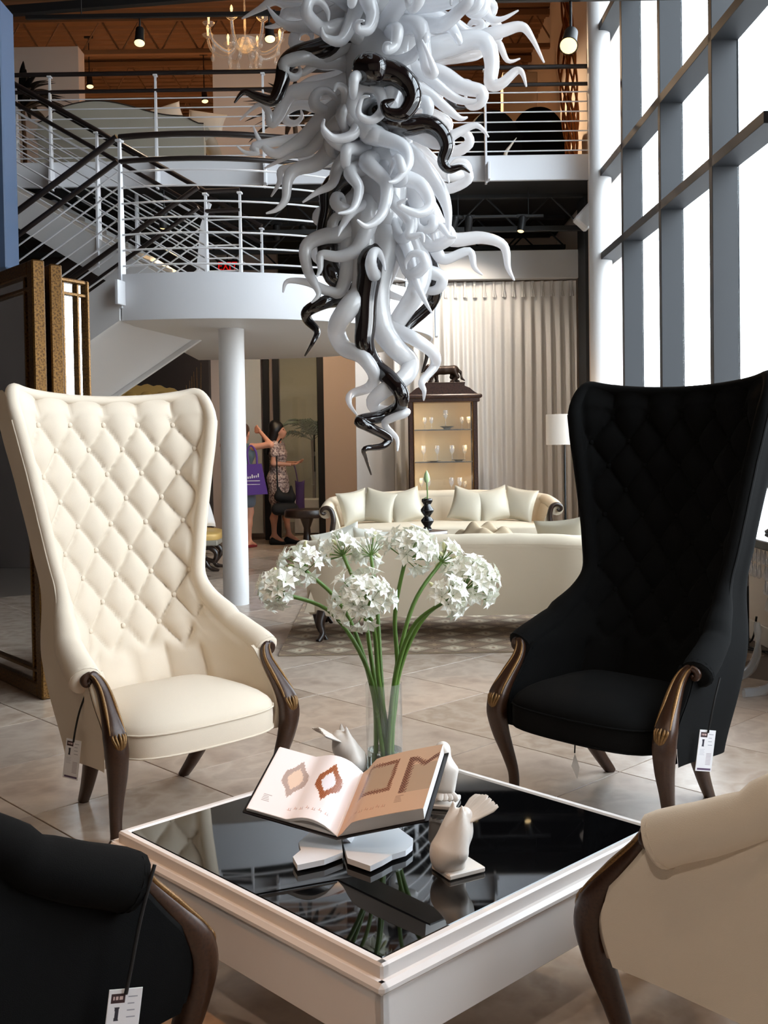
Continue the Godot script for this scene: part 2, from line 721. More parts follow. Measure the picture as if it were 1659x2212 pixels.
func build_windows() -> void:
	var m: Material = mats["window_metal"]
	# low wall under the glass, with baseboard; a pier parts the two groups of bays
	struct("wall_right", box(0.24, 0.72, 17.1, 0.004), mats["cream_wall"], Vector3(2.74, 0.36, -3.55))
	struct("baseboard_right", box(0.02, 0.14, 17.0, 0.005), mat("baseboard", rgb8(214, 206, 198), 0.5), Vector3(2.61, 0.07, -3.6))
	struct("wall_right_upper", box(0.24, 0.9, 17.1, 0.004), mats["cream_wall"], Vector3(2.74, 7.8, -3.55))
	struct("wall_right_far", box(0.24, 8.2, 15.0, 0.004), mats["cream_wall"], Vector3(2.74, 4.1, -19.6))
	struct("wall_right_pier", box(0.34, 6.64, 1.46, 0.004), mats["cream_wall"], Vector3(2.69, 4.04, -5.93))  # unseen pier, limits the daylight on the near seating
	struct("wall_right_front", box(0.34, 6.64, 5.98, 0.004), mats["cream_wall"], Vector3(2.69, 4.04, 2.05))  # unseen wall, sized to hold daylight off the near seating
	var ys := [0.8, 3.44, 4.36, 5.96, 7.31]
	var n := 0
	for g in [[-12.04, -6.68, [-11.98, -10.56, -9.14, -7.72]], [-5.18, -0.96, [-5.14, -3.72, -2.30]]]:  # second group is out of view, sized for the daylight it gives the seating
		n += 1
		var len_: float = g[1] - g[0]
		var mid: float = (g[0] + g[1]) / 2
		var wn := struct("window_%d" % n, box(0.2, 0.08, len_, 0.004), m, Vector3(2.55, 0.76, mid), "tall grey metal framed window beside the black chair" if n == 1 else "second grey metal framed window, out of view, placed to light the seating")
		for y in [3.48, 4.40, 6.0, 7.35]:
			part(wn, "transom", box(0.2, 0.08, len_, 0.003), m, Vector3(0, y - 0.76, 0))
		var edges: Array = g[2] + [g[1]]
		for k in edges.size() - 1:
			var z0: float = edges[k]
			part(wn, "mullion", box(0.2, 6.6, 0.08, 0.003), m, Vector3(0, 3.28, z0 - mid - 0.04))
			for q in 4:
				part(wn, "glass_pane", box(0.012, ys[q + 1] - ys[q] - 0.02, edges[k + 1] - z0 - 0.08, 0.001), mats["pane"], Vector3(0.09, (ys[q] + ys[q + 1]) / 2 + 0.04 - 0.76, (z0 + edges[k + 1]) / 2 - mid - 0.04))
	# white column and wall end beside the window
	var col := struct("trim_1", lathe([[0.125, 0.0], [0.125, 8.0]], 32), mats["white_paint"], Vector3(2.47, 0, -11.75), "white round column at the end of the window wall")
	struct("wall_end", box(0.16, 8.0, 0.3, 0.004), mats["cream_wall"], Vector3(2.52, 4.0, -12.15))

# ---------------------------------------------------------------- wing chairs
const CW := [[0.2, 0.345], [0.36, 0.36], [0.5, 0.362], [0.6, 0.352], [0.68, 0.33], [0.76, 0.305], [0.86, 0.293], [1.0, 0.315], [1.15, 0.342], [1.35, 0.38], [1.5, 0.412], [1.6, 0.43], [1.75, 0.437]]
const CE := [[0.2, 0.21], [0.36, 0.25], [0.43, 0.235], [0.5, 0.18], [0.56, 0.135], [0.605, 0.10], [0.65, 0.0], [0.70, -0.10], [0.78, -0.2], [0.88, -0.262], [1.05, -0.292], [1.25, -0.308], [1.45, -0.322], [1.6, -0.342], [1.75, -0.37]]
const CB := [[0.2, -0.16], [0.45, -0.25], [0.7, -0.34], [1.0, -0.41], [1.4, -0.455], [1.75, -0.49]]

func chair_top(t: float) -> float:
	var a := absf(t)
	return 1.648 + 0.062 * pow(a, 1.7) - 0.15 * pow(maxf(0.0, a - 0.72) / 0.28, 2.4)

func chair_point(t: float, y: float) -> Vector3:
	var w := curve_at(CW, y)
	var e := curve_at(CE, y)
	var c := curve_at(CB, y)
	var ph := t * PI / 2
	var px := lerpf(0.72, 0.95, smoothstep(0.5, 1.2, y))
	var x := w * signf(t) * pow(absf(sin(ph)), px)
	var z := c + (e - c) * (1.0 - pow(absf(cos(ph)), 1.05))
	return Vector3(x, y, z)

const DS := 0.158
const DY := 0.107
const Y0 := 1.545

func tuft(s: float, y: float, t: float) -> float:
	# how far the cover sinks: diagonal pleats between the buttons, upright ones above and below
	var p := s / DS
	var q := (y - Y0) / (2 * DY)
	var low := (0.62 - Y0) / (2 * DY)
	var h := 0.0
	if q > 0.0:
		h = pow(absf(sin(PI * p)), 0.5) * 0.8 + 0.2
		h = lerpf(pow(absf(sin(PI * (p + q)) * sin(PI * (p - q))), 0.4), h, smoothstep(0.0, 0.25, q))
	else:
		h = pow(absf(sin(PI * (p + q)) * sin(PI * (p - q))), 0.4)
		if q < low:
			h = lerpf(h, pow(absf(sin(PI * p * 1.0)), 0.5) * 0.8 + 0.2, smoothstep(0.0, 0.3, low - q))
	var fade := 1.0 - smoothstep(0.82, 0.97, absf(t))
	fade *= 1.0 - smoothstep(0.45, 0.6, absf(t)) * (1.0 - smoothstep(0.62, 0.82, y))
	fade *= 1.0 - smoothstep(chair_top(t) - 0.035, chair_top(t) + 0.01, y)
	return (1.0 - h) * fade

func chair_arc(y: float) -> Array:
	# arc length along the section at height y for t from 0 to 1
	var out := [0.0]
	var p := chair_point(0, y)
	for k in range(1, 41):
		var q := chair_point(k / 40.0, y)
		out.append(out[-1] + p.distance_to(q))
		p = q
	return out

func make_chair_meshes() -> Dictionary:
	var d := {}
	var nt := 150
	var nv := 150
	var inner := []
	var edge_r := []
	var flat_pts := []
	for i in nv:
		var v := float(i) / (nv - 1)
		var row := PackedVector3Array()
		for j in nt:
			var t := -1.0 + 2.0 * j / (nt - 1)
			row.append(chair_point(t, lerpf(0.36, chair_top(t), v)))
		flat_pts.append(row)
	for i in nv:
		var row := PackedVector3Array()
		var arc := chair_arc(lerpf(0.36, chair_top(0.4), float(i) / (nv - 1)))
		for j in nt:
			var t := -1.0 + 2.0 * j / (nt - 1)
			var p: Vector3 = flat_pts[i][j]
			var du: Vector3 = flat_pts[i][mini(j + 1, nt - 1)] - flat_pts[i][maxi(j - 1, 0)]
			var dv: Vector3 = flat_pts[mini(i + 1, nv - 1)][j] - flat_pts[maxi(i - 1, 0)][j]
			var n := du.cross(dv).normalized()
			var s: float = lerp_list(arc, absf(t)) * signf(t)
			var k := tuft(s, p.y, t)
			var lift := 0.014 * (1.0 - smoothstep(0.8, 0.99, absf(t))) * (1.0 - smoothstep(chair_top(t) - 0.09, chair_top(t) - 0.01, p.y))
			row.append(p + n * (lift - 0.001 - 0.04 * k))
		inner.append(row)
	d.inner = grid(inner)
	# buttons where the pleats cross
	var buttons := []
	for r in range(0, 10):
		var y := Y0 - r * DY
		var arc := chair_arc(y)
		for c in range(-6, 7):
			var s := (c + (0.5 if r % 2 else 0.0)) * DS
			var t := -1.0
			for k in 40:
				if arc[k + 1] >= absf(s):
					t = (k + (absf(s) - arc[k]) / (arc[k + 1] - arc[k])) / 40.0
					break
			if t < 0: continue
			t *= signf(s) if s != 0 else 1.0
			if tuft(s, y, t) < 0.72: continue
			var p := chair_point(t, y)
			var n := (chair_point(t + 0.02, y) - chair_point(t - 0.02, y)).cross(chair_point(t, y + 0.02) - chair_point(t, y - 0.02)).normalized()
			buttons.append([p + n * -0.018, n])
	d.buttons = buttons
	d.button = moved(ball(0.0115, 0.0115, 0.007, 5), Transform3D.IDENTITY)
	# outer cover: flat back and side panels with rounded corners
	var outer := []
	var ne := 50
	for i in ne:
		var v := float(i) / (ne - 1)
		var row := PackedVector3Array()
		var half := []
		for j in 31:
			var t := j / 30.0
			var y := lerpf(0.225 + 0.045 * smoothstep(0.5, 1.0, t), chair_top(t) - 0.004, v)
			var r := lerpf(0.06, 0.028, smoothstep(0.6, 0.92, y))
			var e := chair_point(1.0, minf(y, chair_top(1.0)))
			var xe := e.x + 0.054
			var wo := curve_at([[0.2, 0.36], [0.6, 0.385], [0.85, 0.352], [1.0, 0.368], [1.25, 0.41], [1.58, 0.472], [1.7, 0.478]], y)
			var zb := curve_at(CB, y) - 0.07
			var pts := [Vector3(-0.5 * wo, 0, zb), Vector3(0, 0, zb), Vector3(0.5 * wo, 0, zb), Vector3(wo - 0.05, 0, zb + 0.012), Vector3(wo, 0, zb + 0.07), Vector3(lerpf(wo, xe, 0.6), 0, lerpf(zb + 0.07, e.z, 0.55)), Vector3(xe, 0, e.z), Vector3(xe, 0, e.z + 0.05)]
			var f := t * 4.999
			var k := int(f)
			var p: Vector3 = pts[k + 1].cubic_interpolate(pts[k + 2], pts[k], pts[k + 3], f - k)
			p.y = y
			half.append(p)
		for j in range(30, 0, -1):
			row.append(Vector3(-half[j].x, half[j].y, half[j].z))
		for j in 31:
			row.append(half[j])
		outer.append(row)
	d.outer = grid(outer, false, true)
	# rolled edge: up one arm front, over the top, down the other
	var path := PackedVector3Array()
	var rad := []
	for i in range(0, 60):
		var y := lerpf(0.60, chair_top(1.0), i / 59.0)
		var r := lerpf(0.06, 0.028, smoothstep(0.6, 0.92, y))
		path.append(chair_point(1.0, y) + Vector3(r, -0.012 if y < 0.7 else 0.0, 0))
		rad.append(r)
	for j in range(1, 60):
		var t := 1.0 - 2.0 * j / 60.0
		var y := chair_top(t)
		var du := chair_point(t + 0.01, y) - chair_point(t - 0.01, y)
		var n := Vector3(du.z, 0, -du.x).normalized()
		var r := lerpf(0.028, 0.022, sin(PI * j / 60.0))
		path.append(chair_point(t, y) + n * r)
		rad.append(r)
	var n0 := 60
	for i in range(0, n0):
		var p := path[n0 - 1 - i]
		path.append(Vector3(-p.x, p.y, p.z))
		rad.append(rad[n0 - 1 - i])
	d.roll = tube(path, rad, 14)
	var pipes := []
	for sx in [-1.0, 1.0]:
		var q := PackedVector3Array()
		for i in range(4, 60):
			q.append(Vector3(sx * (path[i].x + rad[i] * 0.94), path[i].y, path[i].z + rad[i] * 0.34))
		pipes.append(tube(q, [0.0035, 0.0035], 6))
	d.pipes = pipes
	# front ends of the arms: padded discs round the carved volutes
	var ends := []
	for s in [-1.0, 1.0]:
		var q := path[0] if s > 0 else path[path.size() - 1]
		var dir := (path[0] - path[2]).normalized()
		dir.x *= s
		ends.append(moved(lathe([[0.0605, -0.012], [0.057, 0.004], [0.044, 0.012], [0.0, 0.014]].duplicate().map(func(e): return [e[0], e[1]]), 20), Transform3D(Basis(Quaternion(Vector3.UP, dir)), q)))
	d.ends = ends
	# front strip closing the arm between inner and outer cover
	var strips := []
	for s in [-1.0, 1.0]:
		var rows := []
		for i in 24:
			var y := lerpf(0.285, 0.61, i / 23.0)
			var p := chair_point(1.0, y)
			rows.append(PackedVector3Array([Vector3(s * (p.x - 0.012), y, p.z), Vector3(s * (p.x - 0.012), y, p.z + 0.012), Vector3(s * (p.x + 0.05), y, p.z + 0.012), Vector3(s * (p.x + 0.05), y, p.z - 0.004)]))
		strips.append(grid(rows, false, s < 0))
	d.strips = strips
	# seat: boxed front, domed top
	var outline := func(k: float, y: float) -> PackedVector3Array:
		var r := PackedVector3Array()
		for j in 56:
			var a := TAU * j / 56.0
			var c := cos(a)
			var s := sin(a)
			var e := 5.0
			var m := 1.0 / pow(pow(absf(c), e) + pow(absf(s), e), 1.0 / e)
			var x := c * m * 0.345
			var z := s * m * 0.27
			z = 0.055 + z + (0.028 * (1.0 - pow(x / 0.345, 2)) if z > 0 else 0.0)
			r.append(Vector3(x * k, y, -( -(z - 0.03) * k) + 0.03))
		r.reverse()
		return r
	var rows := []
	for e in [[0.985, 0.305], [1.0, 0.312], [1.004, 0.36], [1.0, 0.395], [0.985, 0.412], [0.95, 0.428], [0.88, 0.447], [0.78, 0.465], [0.62, 0.482], [0.42, 0.494], [0.2, 0.5], [0.02, 0.502]]:
		rows.append(outline.call(e[0], e[1]))
	d.seat = grid(rows, true, false, true, true)
	var welt: PackedVector3Array = outline.call(1.006, 0.395)
	welt.append(welt[0])
	var welt2: PackedVector3Array = outline.call(1.002, 0.31)
	welt2.append(welt2[0])
	d.welt = join([tube(welt, [0.004], 6, 1.0, Vector3.UP) if false else tube(welt, [0.004, 0.004], 6), tube(welt2, [0.004, 0.004], 6)])
	# carved front legs: volute, arm support, knee, foot
	var lp := smooth_path([Vector3(0.405, 0.587, 0.13), Vector3(0.411, 0.577, 0.13), Vector3(0.423, 0.579, 0.13), Vector3(0.429, 0.594, 0.13), Vector3(0.419, 0.608, 0.13), Vector3(0.399, 0.611, 0.132), Vector3(0.382, 0.592, 0.142), Vector3(0.372, 0.548, 0.172), Vector3(0.380, 0.475, 0.232), Vector3(0.388, 0.41, 0.278), Vector3(0.388, 0.345, 0.292), Vector3(0.380, 0.26, 0.278), Vector3(0.370, 0.17, 0.248), Vector3(0.362, 0.09, 0.225), Vector3(0.360, 0.03, 0.222), Vector3(0.362, 0.0, 0.228)], 5)
	var lr := [0.008, 0.01, 0.0115, 0.013, 0.014, 0.016, 0.019, 0.023, 0.031, 0.041, 0.042, 0.035, 0.027, 0.022, 0.021, 0.024]
	d.leg = tube(lp, lr, 14, 0.82, Vector3.RIGHT, 1.2)
	# raised beads along the arm support and leaves on the knee
	var bead1 := PackedVector3Array()
	var bead2 := PackedVector3Array()
	for i in range(26, 46):
		var q := lp[i]
		var r := lerp_list(lr, float(i) / (lp.size() - 1))
		var t := (lp[i + 1] - lp[i - 1]).normalized()
		var b := t.cross(Vector3.RIGHT).normalized()
		if b.z < 0: b = -b
		bead1.append(q + Vector3(r * 0.72, 0, 0) + b * r * 0.62)
		bead2.append(q + Vector3(-r * 0.72, 0, 0) + b * r * 0.62)
	d.beads = join([tube(bead1, [0.003, 0.006, 0.008, 0.004], 6), tube(bead2, [0.003, 0.006, 0.008, 0.004], 6)])
	var leaf := []
	for k in 5:
		var a := (k - 2) * 0.5
		var c := Vector3(0.388, 0.39, 0.318)
		leaf.append(tube(smooth_path([c + Vector3(0.0, -0.035, -0.002), c + Vector3(sin(a) * 0.018, -0.008, 0.006 - absf(a) * 0.004), c + Vector3(sin(a) * 0.03, 0.02, 0.002 - absf(a) * 0.01), c + Vector3(sin(a) * 0.022, 0.034, -0.012 - absf(a) * 0.006)], 4), [0.003, 0.007, 0.006, 0.002], 6))
	d.leaf = join(leaf)
	d.back_leg = tube(smooth_path([Vector3(0.27, 0.31, -0.10), Vector3(0.265, 0.2, -0.145), Vector3(0.25, 0.09, -0.215), Vector3(0.236, 0.0, -0.285)], 5), [0.034, 0.03, 0.024, 0.019], 12, 1.0, Vector3.RIGHT, 3.0)
	return d

func add_chair(d: Dictionary, label: String, fabric: Material, at: Vector3, deg: float, showing_back: bool) -> Node3D:
	var t := thing("wing_chair", label, "chair", at, deg_to_rad(deg), "tall wing chairs round the low table")
	var b := part(t, "backrest", d.inner, fabric)
	for e in d.buttons:
		var n: Vector3 = e[1]
		partx(b, "button", d.button, fabric, Transform3D(Basis(Quaternion(Vector3.BACK, n)), e[0]))
	part(t, "outer_cover", d.outer, fabric)
	var re := part(t, "rolled_edge", join([d.roll] + d.ends), fabric)
	part(re, "edge_piping", d.pipes[0], fabric)
	part(re, "edge_piping", d.pipes[1], fabric)
	part(t, "arm_front", d.strips[0], fabric)
	part(t, "arm_front", d.strips[1], fabric)
	var s := part(t, "seat", d.seat, fabric)
	part(s, "piping", d.welt, fabric)
	for sx in [1.0, -1.0]:
		var x := Transform3D(Basis.from_scale(Vector3(sx, 1, 1)), Vector3.ZERO)
		var l := part(t, "front_leg", moved(d.leg, x), mats["gilt_wood"], Vector3.ZERO, "carved gilt wood arm support and leg")
		part(l, "bead_moulding", moved(d.beads, x), mats["gilding"])
		part(l, "carved_leaf", moved(d.leaf, x), mats["gilding"])
		part(t, "back_leg", moved(d.back_leg, x), mats["gilt_wood"])
	return t

func build_chairs() -> void:
	var d := make_chair_meshes()
	add_chair(d, "cream tufted tall wing chair standing before the gilt mirrors", mats["cream_fabric"], Vector3(-0.886, 0, -4.18), 42.8, true)
	add_chair(d, "black tufted tall wing chair standing before the window wall", mats["black_fabric"], Vector3(0.924, 0, -4.143), -46.9, true)
	add_chair(d, "black wing chair in the near left corner, only its arm and front leg in view", mats["black_fabric"], Vector3(-0.897, 0, -2.22), 140.0, false)
	add_chair(d, "cream wing chair in the near right corner, only its arm and front leg in view", mats["cream_fabric"], Vector3(0.94, 0, -2.42), 225.0, false)

# ---------------------------------------------------------------- the low table and what stands on it
func build_table() -> void:
	var t := thing("coffee_table", "low square white lacquer coffee table with inset black glass top", "table", Vector3(-0.005, 0, -2.825), deg_to_rad(43.8))
	var lac := mat("white_lacquer", rgb8(226, 222, 220), 0.22)
	var bg := mat("black_glass", rgb8(6, 6, 7), 0.025, 0.0, 0.7)
	part(t, "glass_top", box(1.0, 0.012, 1.0, 0.002), bg, Vector3(0, 0.383, 0))
	# frame: rim, moulding and deep skirt
	for k in 4:
		var b := Basis(Vector3.UP, k * PI / 2)
		partx(t, "rim", box(1.052, 0.05, 0.024, 0.005), lac, Transform3D(b, b * Vector3(0, 0.367, 0.514)))
		partx(t, "moulding", box(1.10, 0.026, 0.028, 0.009), lac, Transform3D(b, b * Vector3(0, 0.352, 0.536)))
		partx(t, "skirt", box(1.084, 0.135, 0.024, 0.004), lac, Transform3D(b, b * Vector3(0, 0.277, 0.530)))
	part(t, "underside", box(1.04, 0.02, 1.04, 0.002), lac, Vector3(0, 0.25, 0))
	for sx in [-1, 1]:
		for sz in [-1, 1]:
			var l := part(t, "leg", lathe([[0.024, 0.0], [0.03, 0.02], [0.034, 0.08], [0.05, 0.16], [0.058, 0.21]], 16), lac, Vector3(sx * 0.507, 0, sz * 0.507))
			var ribs := []
			for q in 9:
				var a := atan2(sz, sx) + (q - 4) * 0.24
				ribs.append(tube(smooth_path([Vector3(cos(a) * 0.036, 0.08, sin(a) * 0.036), Vector3(cos(a) * 0.055, 0.14, sin(a) * 0.055), Vector3(cos(a) * 0.066, 0.2, sin(a) * 0.066), Vector3(cos(a) * 0.06, 0.262 - absf(q - 4) * 0.008, sin(a) * 0.06)], 3), [0.003, 0.007, 0.009, 0.004], 6))
			part(l, "shell_carving", join(ribs), lac)

func page_image(left: bool) -> ImageTexture:
	var w := 240
	var h := 270
	var im := Image.create(w, h, false, Image.FORMAT_RGB8)
	im.fill(rgb8(238, 230, 230) if left else rgb8(216, 178, 148))
	for y in h:
		for x in w:
			if left:
				for e in [[80.0, 0], [176.0, 1]]:
					var dx: float = absf(x - e[0]) / 40.0
					var dy: float = absf(y - 112.0) / 74.0
					var d := dx * (1.0 + 0.12 * cos(dy * 9.0)) + dy * 0.95 + 0.06 * sin((x + y) * 0.55) * sin((x - y) * 0.5)
					if d < 1.0:
						if e[1] == 0:
							im.set_pixel(x, y, rgb8(222, 196, 176) if d < 0.6 else rgb8(176, 156, 148))
						elif d > 0.56:
							im.set_pixel(x, y, rgb8(140, 74, 40) if sin(x * 0.9) * sin(y * 0.9) > -0.5 else rgb8(196, 140, 104))
						else:
							im.set_pixel(x, y, rgb8(226, 222, 228))
			else:
				var dx := absf(x - 78.0) / 44.0
				var dy := absf(y - 100.0) / 66.0
				var d := maxf(dx, dy) + 0.07 * sin((x + y) * 0.42) * sin((x - y) * 0.33)
				if d < 0.80: im.set_pixel(x, y, rgb8(186, 158, 132))
				elif d < 1.02: im.set_pixel(x, y, rgb8(112, 64, 46) if sin(x * 0.8) * sin(y * 0.8) > -0.35 else rgb8(206, 160, 128))
				var ex := x - 160.0
				var ey := y - 100.0
				var q := minf(absf(ex), absf(ey + 40.0 - 12.0 * sin(x * 0.1))) + 5.0 * sin((x + y) * 0.5)
				if x > 152 and y > 34 and y < 190:
					if q < 10.0: im.set_pixel(x, y, rgb8(104, 60, 48) if sin(x * 0.9) * sin(y * 0.7) > -0.4 else rgb8(206, 160, 128))
					elif ey > -28: im.set_pixel(x, y, rgb8(190, 160, 134))
	# caption lines and small sketches under the pictures
	var ink := rgb8(150, 140, 140) if left else rgb8(150, 112, 90)
	for k in 5:
		im.fill_rect(Rect2i(22 if left else 150, 200 + k * 6, 22 - (k * 7) % 9, 2), ink)
	for k in 7:
		var r := rgb8(178, 104, 78)
		im.fill_rect(Rect2i(96 + k * 17 if left else 20 + k * 16, 236 - (k * 5) % 9, 11, 1), r)
		im.fill_rect(Rect2i(99 + k * 17 if left else 24 + k * 16, 228 - (k * 5) % 9, 1, 8), r)
		im.fill_rect(Rect2i(104 + k * 17 if left else 30 + k * 16, 226, 1, 10), ink)
	return ImageTexture.create_from_image(im)

func build_book() -> void:
	var o := Vector3(-0.134, 0.445, -2.63)
	var b := thing("open_book", "large open art book of ornate frames propped on the low table", "book", o)
	b.basis = Basis(Vector3(0.966, 0, 0.259), Vector3(0.2435, 0.342, -0.9078), Vector3(-0.0886, 0.940, 0.330))
	var stand := Transform3D(Basis(Vector3(1, 0, 0), Vector3(0, 0, 1), Vector3(0, -1, 0)), Vector3(0, 0.13, 0))
	for left in [true, false]:
		var s := -1.0 if left else 1.0
		var slope := 0.25 if left else 0.33
		var top := []
		var n := 16
		for k in n + 1:
			var u := k / float(n)
			var x := 0.235 * u
			var z := slope * x
			if left: z += 0.010 + 0.024 * sin(PI * minf(u / 0.55, 1.0)) - 0.009 * (1.0 - smoothstep(0.0, 0.12, u))
			else: z += 0.034 * smoothstep(0.0, 0.22, u) + 0.004 * sin(PI * u)
			top.append(Vector2(s * x, z))
		var out := PackedVector2Array(top)
		if left:
			for k in range(n, -1, -1):
				out.append(top[k] - Vector2(0, 0.008 if k > 2 else 0.003 * k))
		else:
			out.append(Vector2(s * 0.235, slope * 0.235 + 0.002))
			out.append(Vector2(s * 0.004, 0.003))
		var block := part(b, "page_block", moved(prism(out, 0.26), stand), mats["paper"])
		if left:
			var low := PackedVector2Array([Vector2(-0.002, 0.003), Vector2(-0.238, slope * 0.238 + 0.002), Vector2(-0.238, slope * 0.238 + 0.008), Vector2(-0.002, 0.006)])
			part(b, "under_pages", moved(prism(low, 0.26), stand), mats["paper"])
		var rows := []
		for k in 2:
			var r := PackedVector3Array()
			var y := 0.2595 if k == 0 else 0.0005
			for q in n + 1:
				var p: Vector2 = top[q] if not left else top[n - q]
				r.append(Vector3(p.x, y, p.y + 0.0009))
			rows.append(r)
		var pm := mat("print_left" if left else "print_right", Color(1, 1, 1), 0.32)
		pm.albedo_texture = page_image(left)
		part(block, "printed_page", grid(rows, false, true), pm)
		var c := PackedVector2Array([Vector2(0, 0), Vector2(s * 0.247, slope * 0.247), Vector2(s * 0.247, slope * 0.247 - 0.004), Vector2(0, -0.004)])
		part(b, "cover", moved(prism(c, 0.272), stand), mat("book_black", rgb8(18, 16, 20), 0.4))
	# crossed white stand under it
	var st := thing("book_stand", "white wavy edged book stand under the open book", "stand", Vector3(-0.09, 0.3895, -2.65))
	var wm := mat("stand_white", rgb8(230, 232, 236), 0.3)
	var flat := Transform3D(Basis(Vector3.RIGHT, -PI / 2), Vector3.ZERO)
	var pr := PackedVector2Array()
	for p in [[-0.13, -2.74], [0.02, -2.79], [0.061, -2.705], [0.058, -2.66], [0.04, -2.625], [0.005, -2.60], [-0.02, -2.565], [-0.049, -2.532], [-0.107, -2.583]]:
		pr.append(Vector2(p[0] + 0.09, -(p[1] + 2.65)))
	part(st, "foot", moved(prism(pr, 0.014), flat), wm, Vector3(0, 0.0135, 0))
	var pl := PackedVector2Array()
	for p in [[-0.13, -2.74], [-0.215, -2.76], [-0.238, -2.69], [-0.228, -2.64], [-0.245, -2.597], [-0.229, -2.544], [-0.165, -2.576], [-0.12, -2.62]]:
		pl.append(Vector2(p[0] + 0.09, -(p[1] + 2.65)))
	part(st, "foot", moved(prism(pl, 0.014), flat), wm, Vector3(0, 0.0135, 0))
	part(st, "rest", tube(PackedVector3Array([Vector3(-0.02, 0.012, -0.04), Vector3(0.0, 0.09, -0.13)]), [0.03, 0.02], 10, 0.4), wm)

func dove_mesh(kind: int) -> Array:
	# body skin and fan tail of a marble dove, about 0.18 m
	var bones := []
	var tail := []
	if kind == 0:   # bent low with its tail raised behind
		bones = [[Vector3(-0.03, 0.055, 0), Vector3(0.0, 0.10, 0), 0.044, 0.036], [Vector3(-0.04, 0.035, 0), Vector3(-0.01, 0.02, 0.01), 0.03, 0.02], [Vector3(0.0, 0.10, 0), Vector3(0.02, 0.135, 0), 0.034, 0.02]]
		for z in [-0.022, 0.026]:
			bones.append([Vector3(-0.02, 0.06, z * 1.15), Vector3(0.0, 0.165, z * 0.8), 0.026, 0.004])
		for k in 7:
			var a := (k - 3) * 0.21
			tail.append([Vector3(0.0, 0.112, a * 0.01), Vector3(0.088, 0.172 - absf(k - 3) * 0.004, a * 0.075), 0.008, 0.015])
	else:           # upright, tail spread on the base
		bones = [[Vector3(0, 0.05, 0), Vector3(0, 0.11, 0.0), 0.036, 0.032], [Vector3(0, 0.11, 0), Vector3(0, 0.15, 0.0), 0.028, 0.019], [Vector3(0, 0.158, 0.0), Vector3(0.004, 0.162, 0.0), 0.021, 0.02], [Vector3(0.02, 0.16, 0), Vector3(0.036, 0.152, 0), 0.008, 0.003]]
		for z in [-0.028, 0.028]:
			bones.append([Vector3(0.0, 0.1, z), Vector3(-0.02, 0.045, z), 0.018, 0.008])
		for k in 7:
			var a := (k - 3) * 0.24
			tail.append([Vector3(-0.01, 0.06, 0), Vector3(-0.05 + absf(k - 3) * 0.004, 0.026, a * 0.07), 0.008, 0.012])
	var feathers := []
	for e in tail:
		var d: Vector3 = e[1] - e[0]
		feathers.append(tube(PackedVector3Array([e[0], e[0] + d * 0.5, e[0] + d * 0.85, e[1]]), [0.006, e[3] * 0.9, e[3], 0.007], 8, 0.34, Vector3(0, 0, 1)))
	return [skin(bones, 0.0045, 170.0), join(feathers)]

func build_doves() -> void:
	var mb := mat("marble", rgb8(230, 222, 214), 0.35)
	var list := [[0, Vector3(0.168, 0.3895, -2.545), 0.5, "white marble dove with raised fan tail at the front of the table"], [1, Vector3(0.158, 0.3895, -3.02), 1.3, "white marble dove standing upright behind the open book"], [0, Vector3(-0.14, 0.3895, -3.27), 3.6, "white marble dove half hidden behind the book and vase"]]
	var made := {}
	for e in list:
		if not made.has(e[0]): made[e[0]] = dove_mesh(e[0])
		var t := thing("marble_dove", e[3], "figurine", e[1], e[2], "marble doves on the low table")
		part(t, "base", box(0.105, 0.014, 0.085, 0.003), mb, Vector3(0.0, 0.007, 0))
		part(t, "body", made[e[0]][0], mb)
		part(t, "fan_tail", made[e[0]][1], mb)

func floret_mesh(r: float) -> ArrayMesh:
	var v := PackedVector3Array()
	var n := PackedVector3Array()
	var idx := PackedInt32Array()
	for k in 6:
		var a := TAU * k / 6.0
		var o := Vector3(cos(a), 0, sin(a))
		var s := Vector3(-sin(a), 0, cos(a))
		var base := Vector3(0, 0.0, 0)
		var mid := o * (r * 0.5) + Vector3(0, r * 0.55, 0)
		var tip := o * r + Vector3(0, r * 0.62, 0)
		var l := mid + s * (r * 0.26) + Vector3(0, r * 0.08, 0)
		var rr := mid - s * (r * 0.26) + Vector3(0, r * 0.08, 0)
		for tri3 in [[base, l, mid], [base, mid, rr], [mid, l, tip], [mid, tip, rr]]:
			poly(v, n, idx, tri3, Vector3.UP)
	for k in 3:
		var a := TAU * k / 3.0 + 0.4
		var q := Vector3(cos(a), 0, sin(a)) * r * 0.16
		poly(v, n, idx, [Vector3(0, r * 0.2, 0), q + Vector3(r * 0.05, r * 0.7, 0), q + Vector3(-r * 0.05, r * 0.7, 0)], Vector3.UP)
	return arr_mesh(v, n, idx)

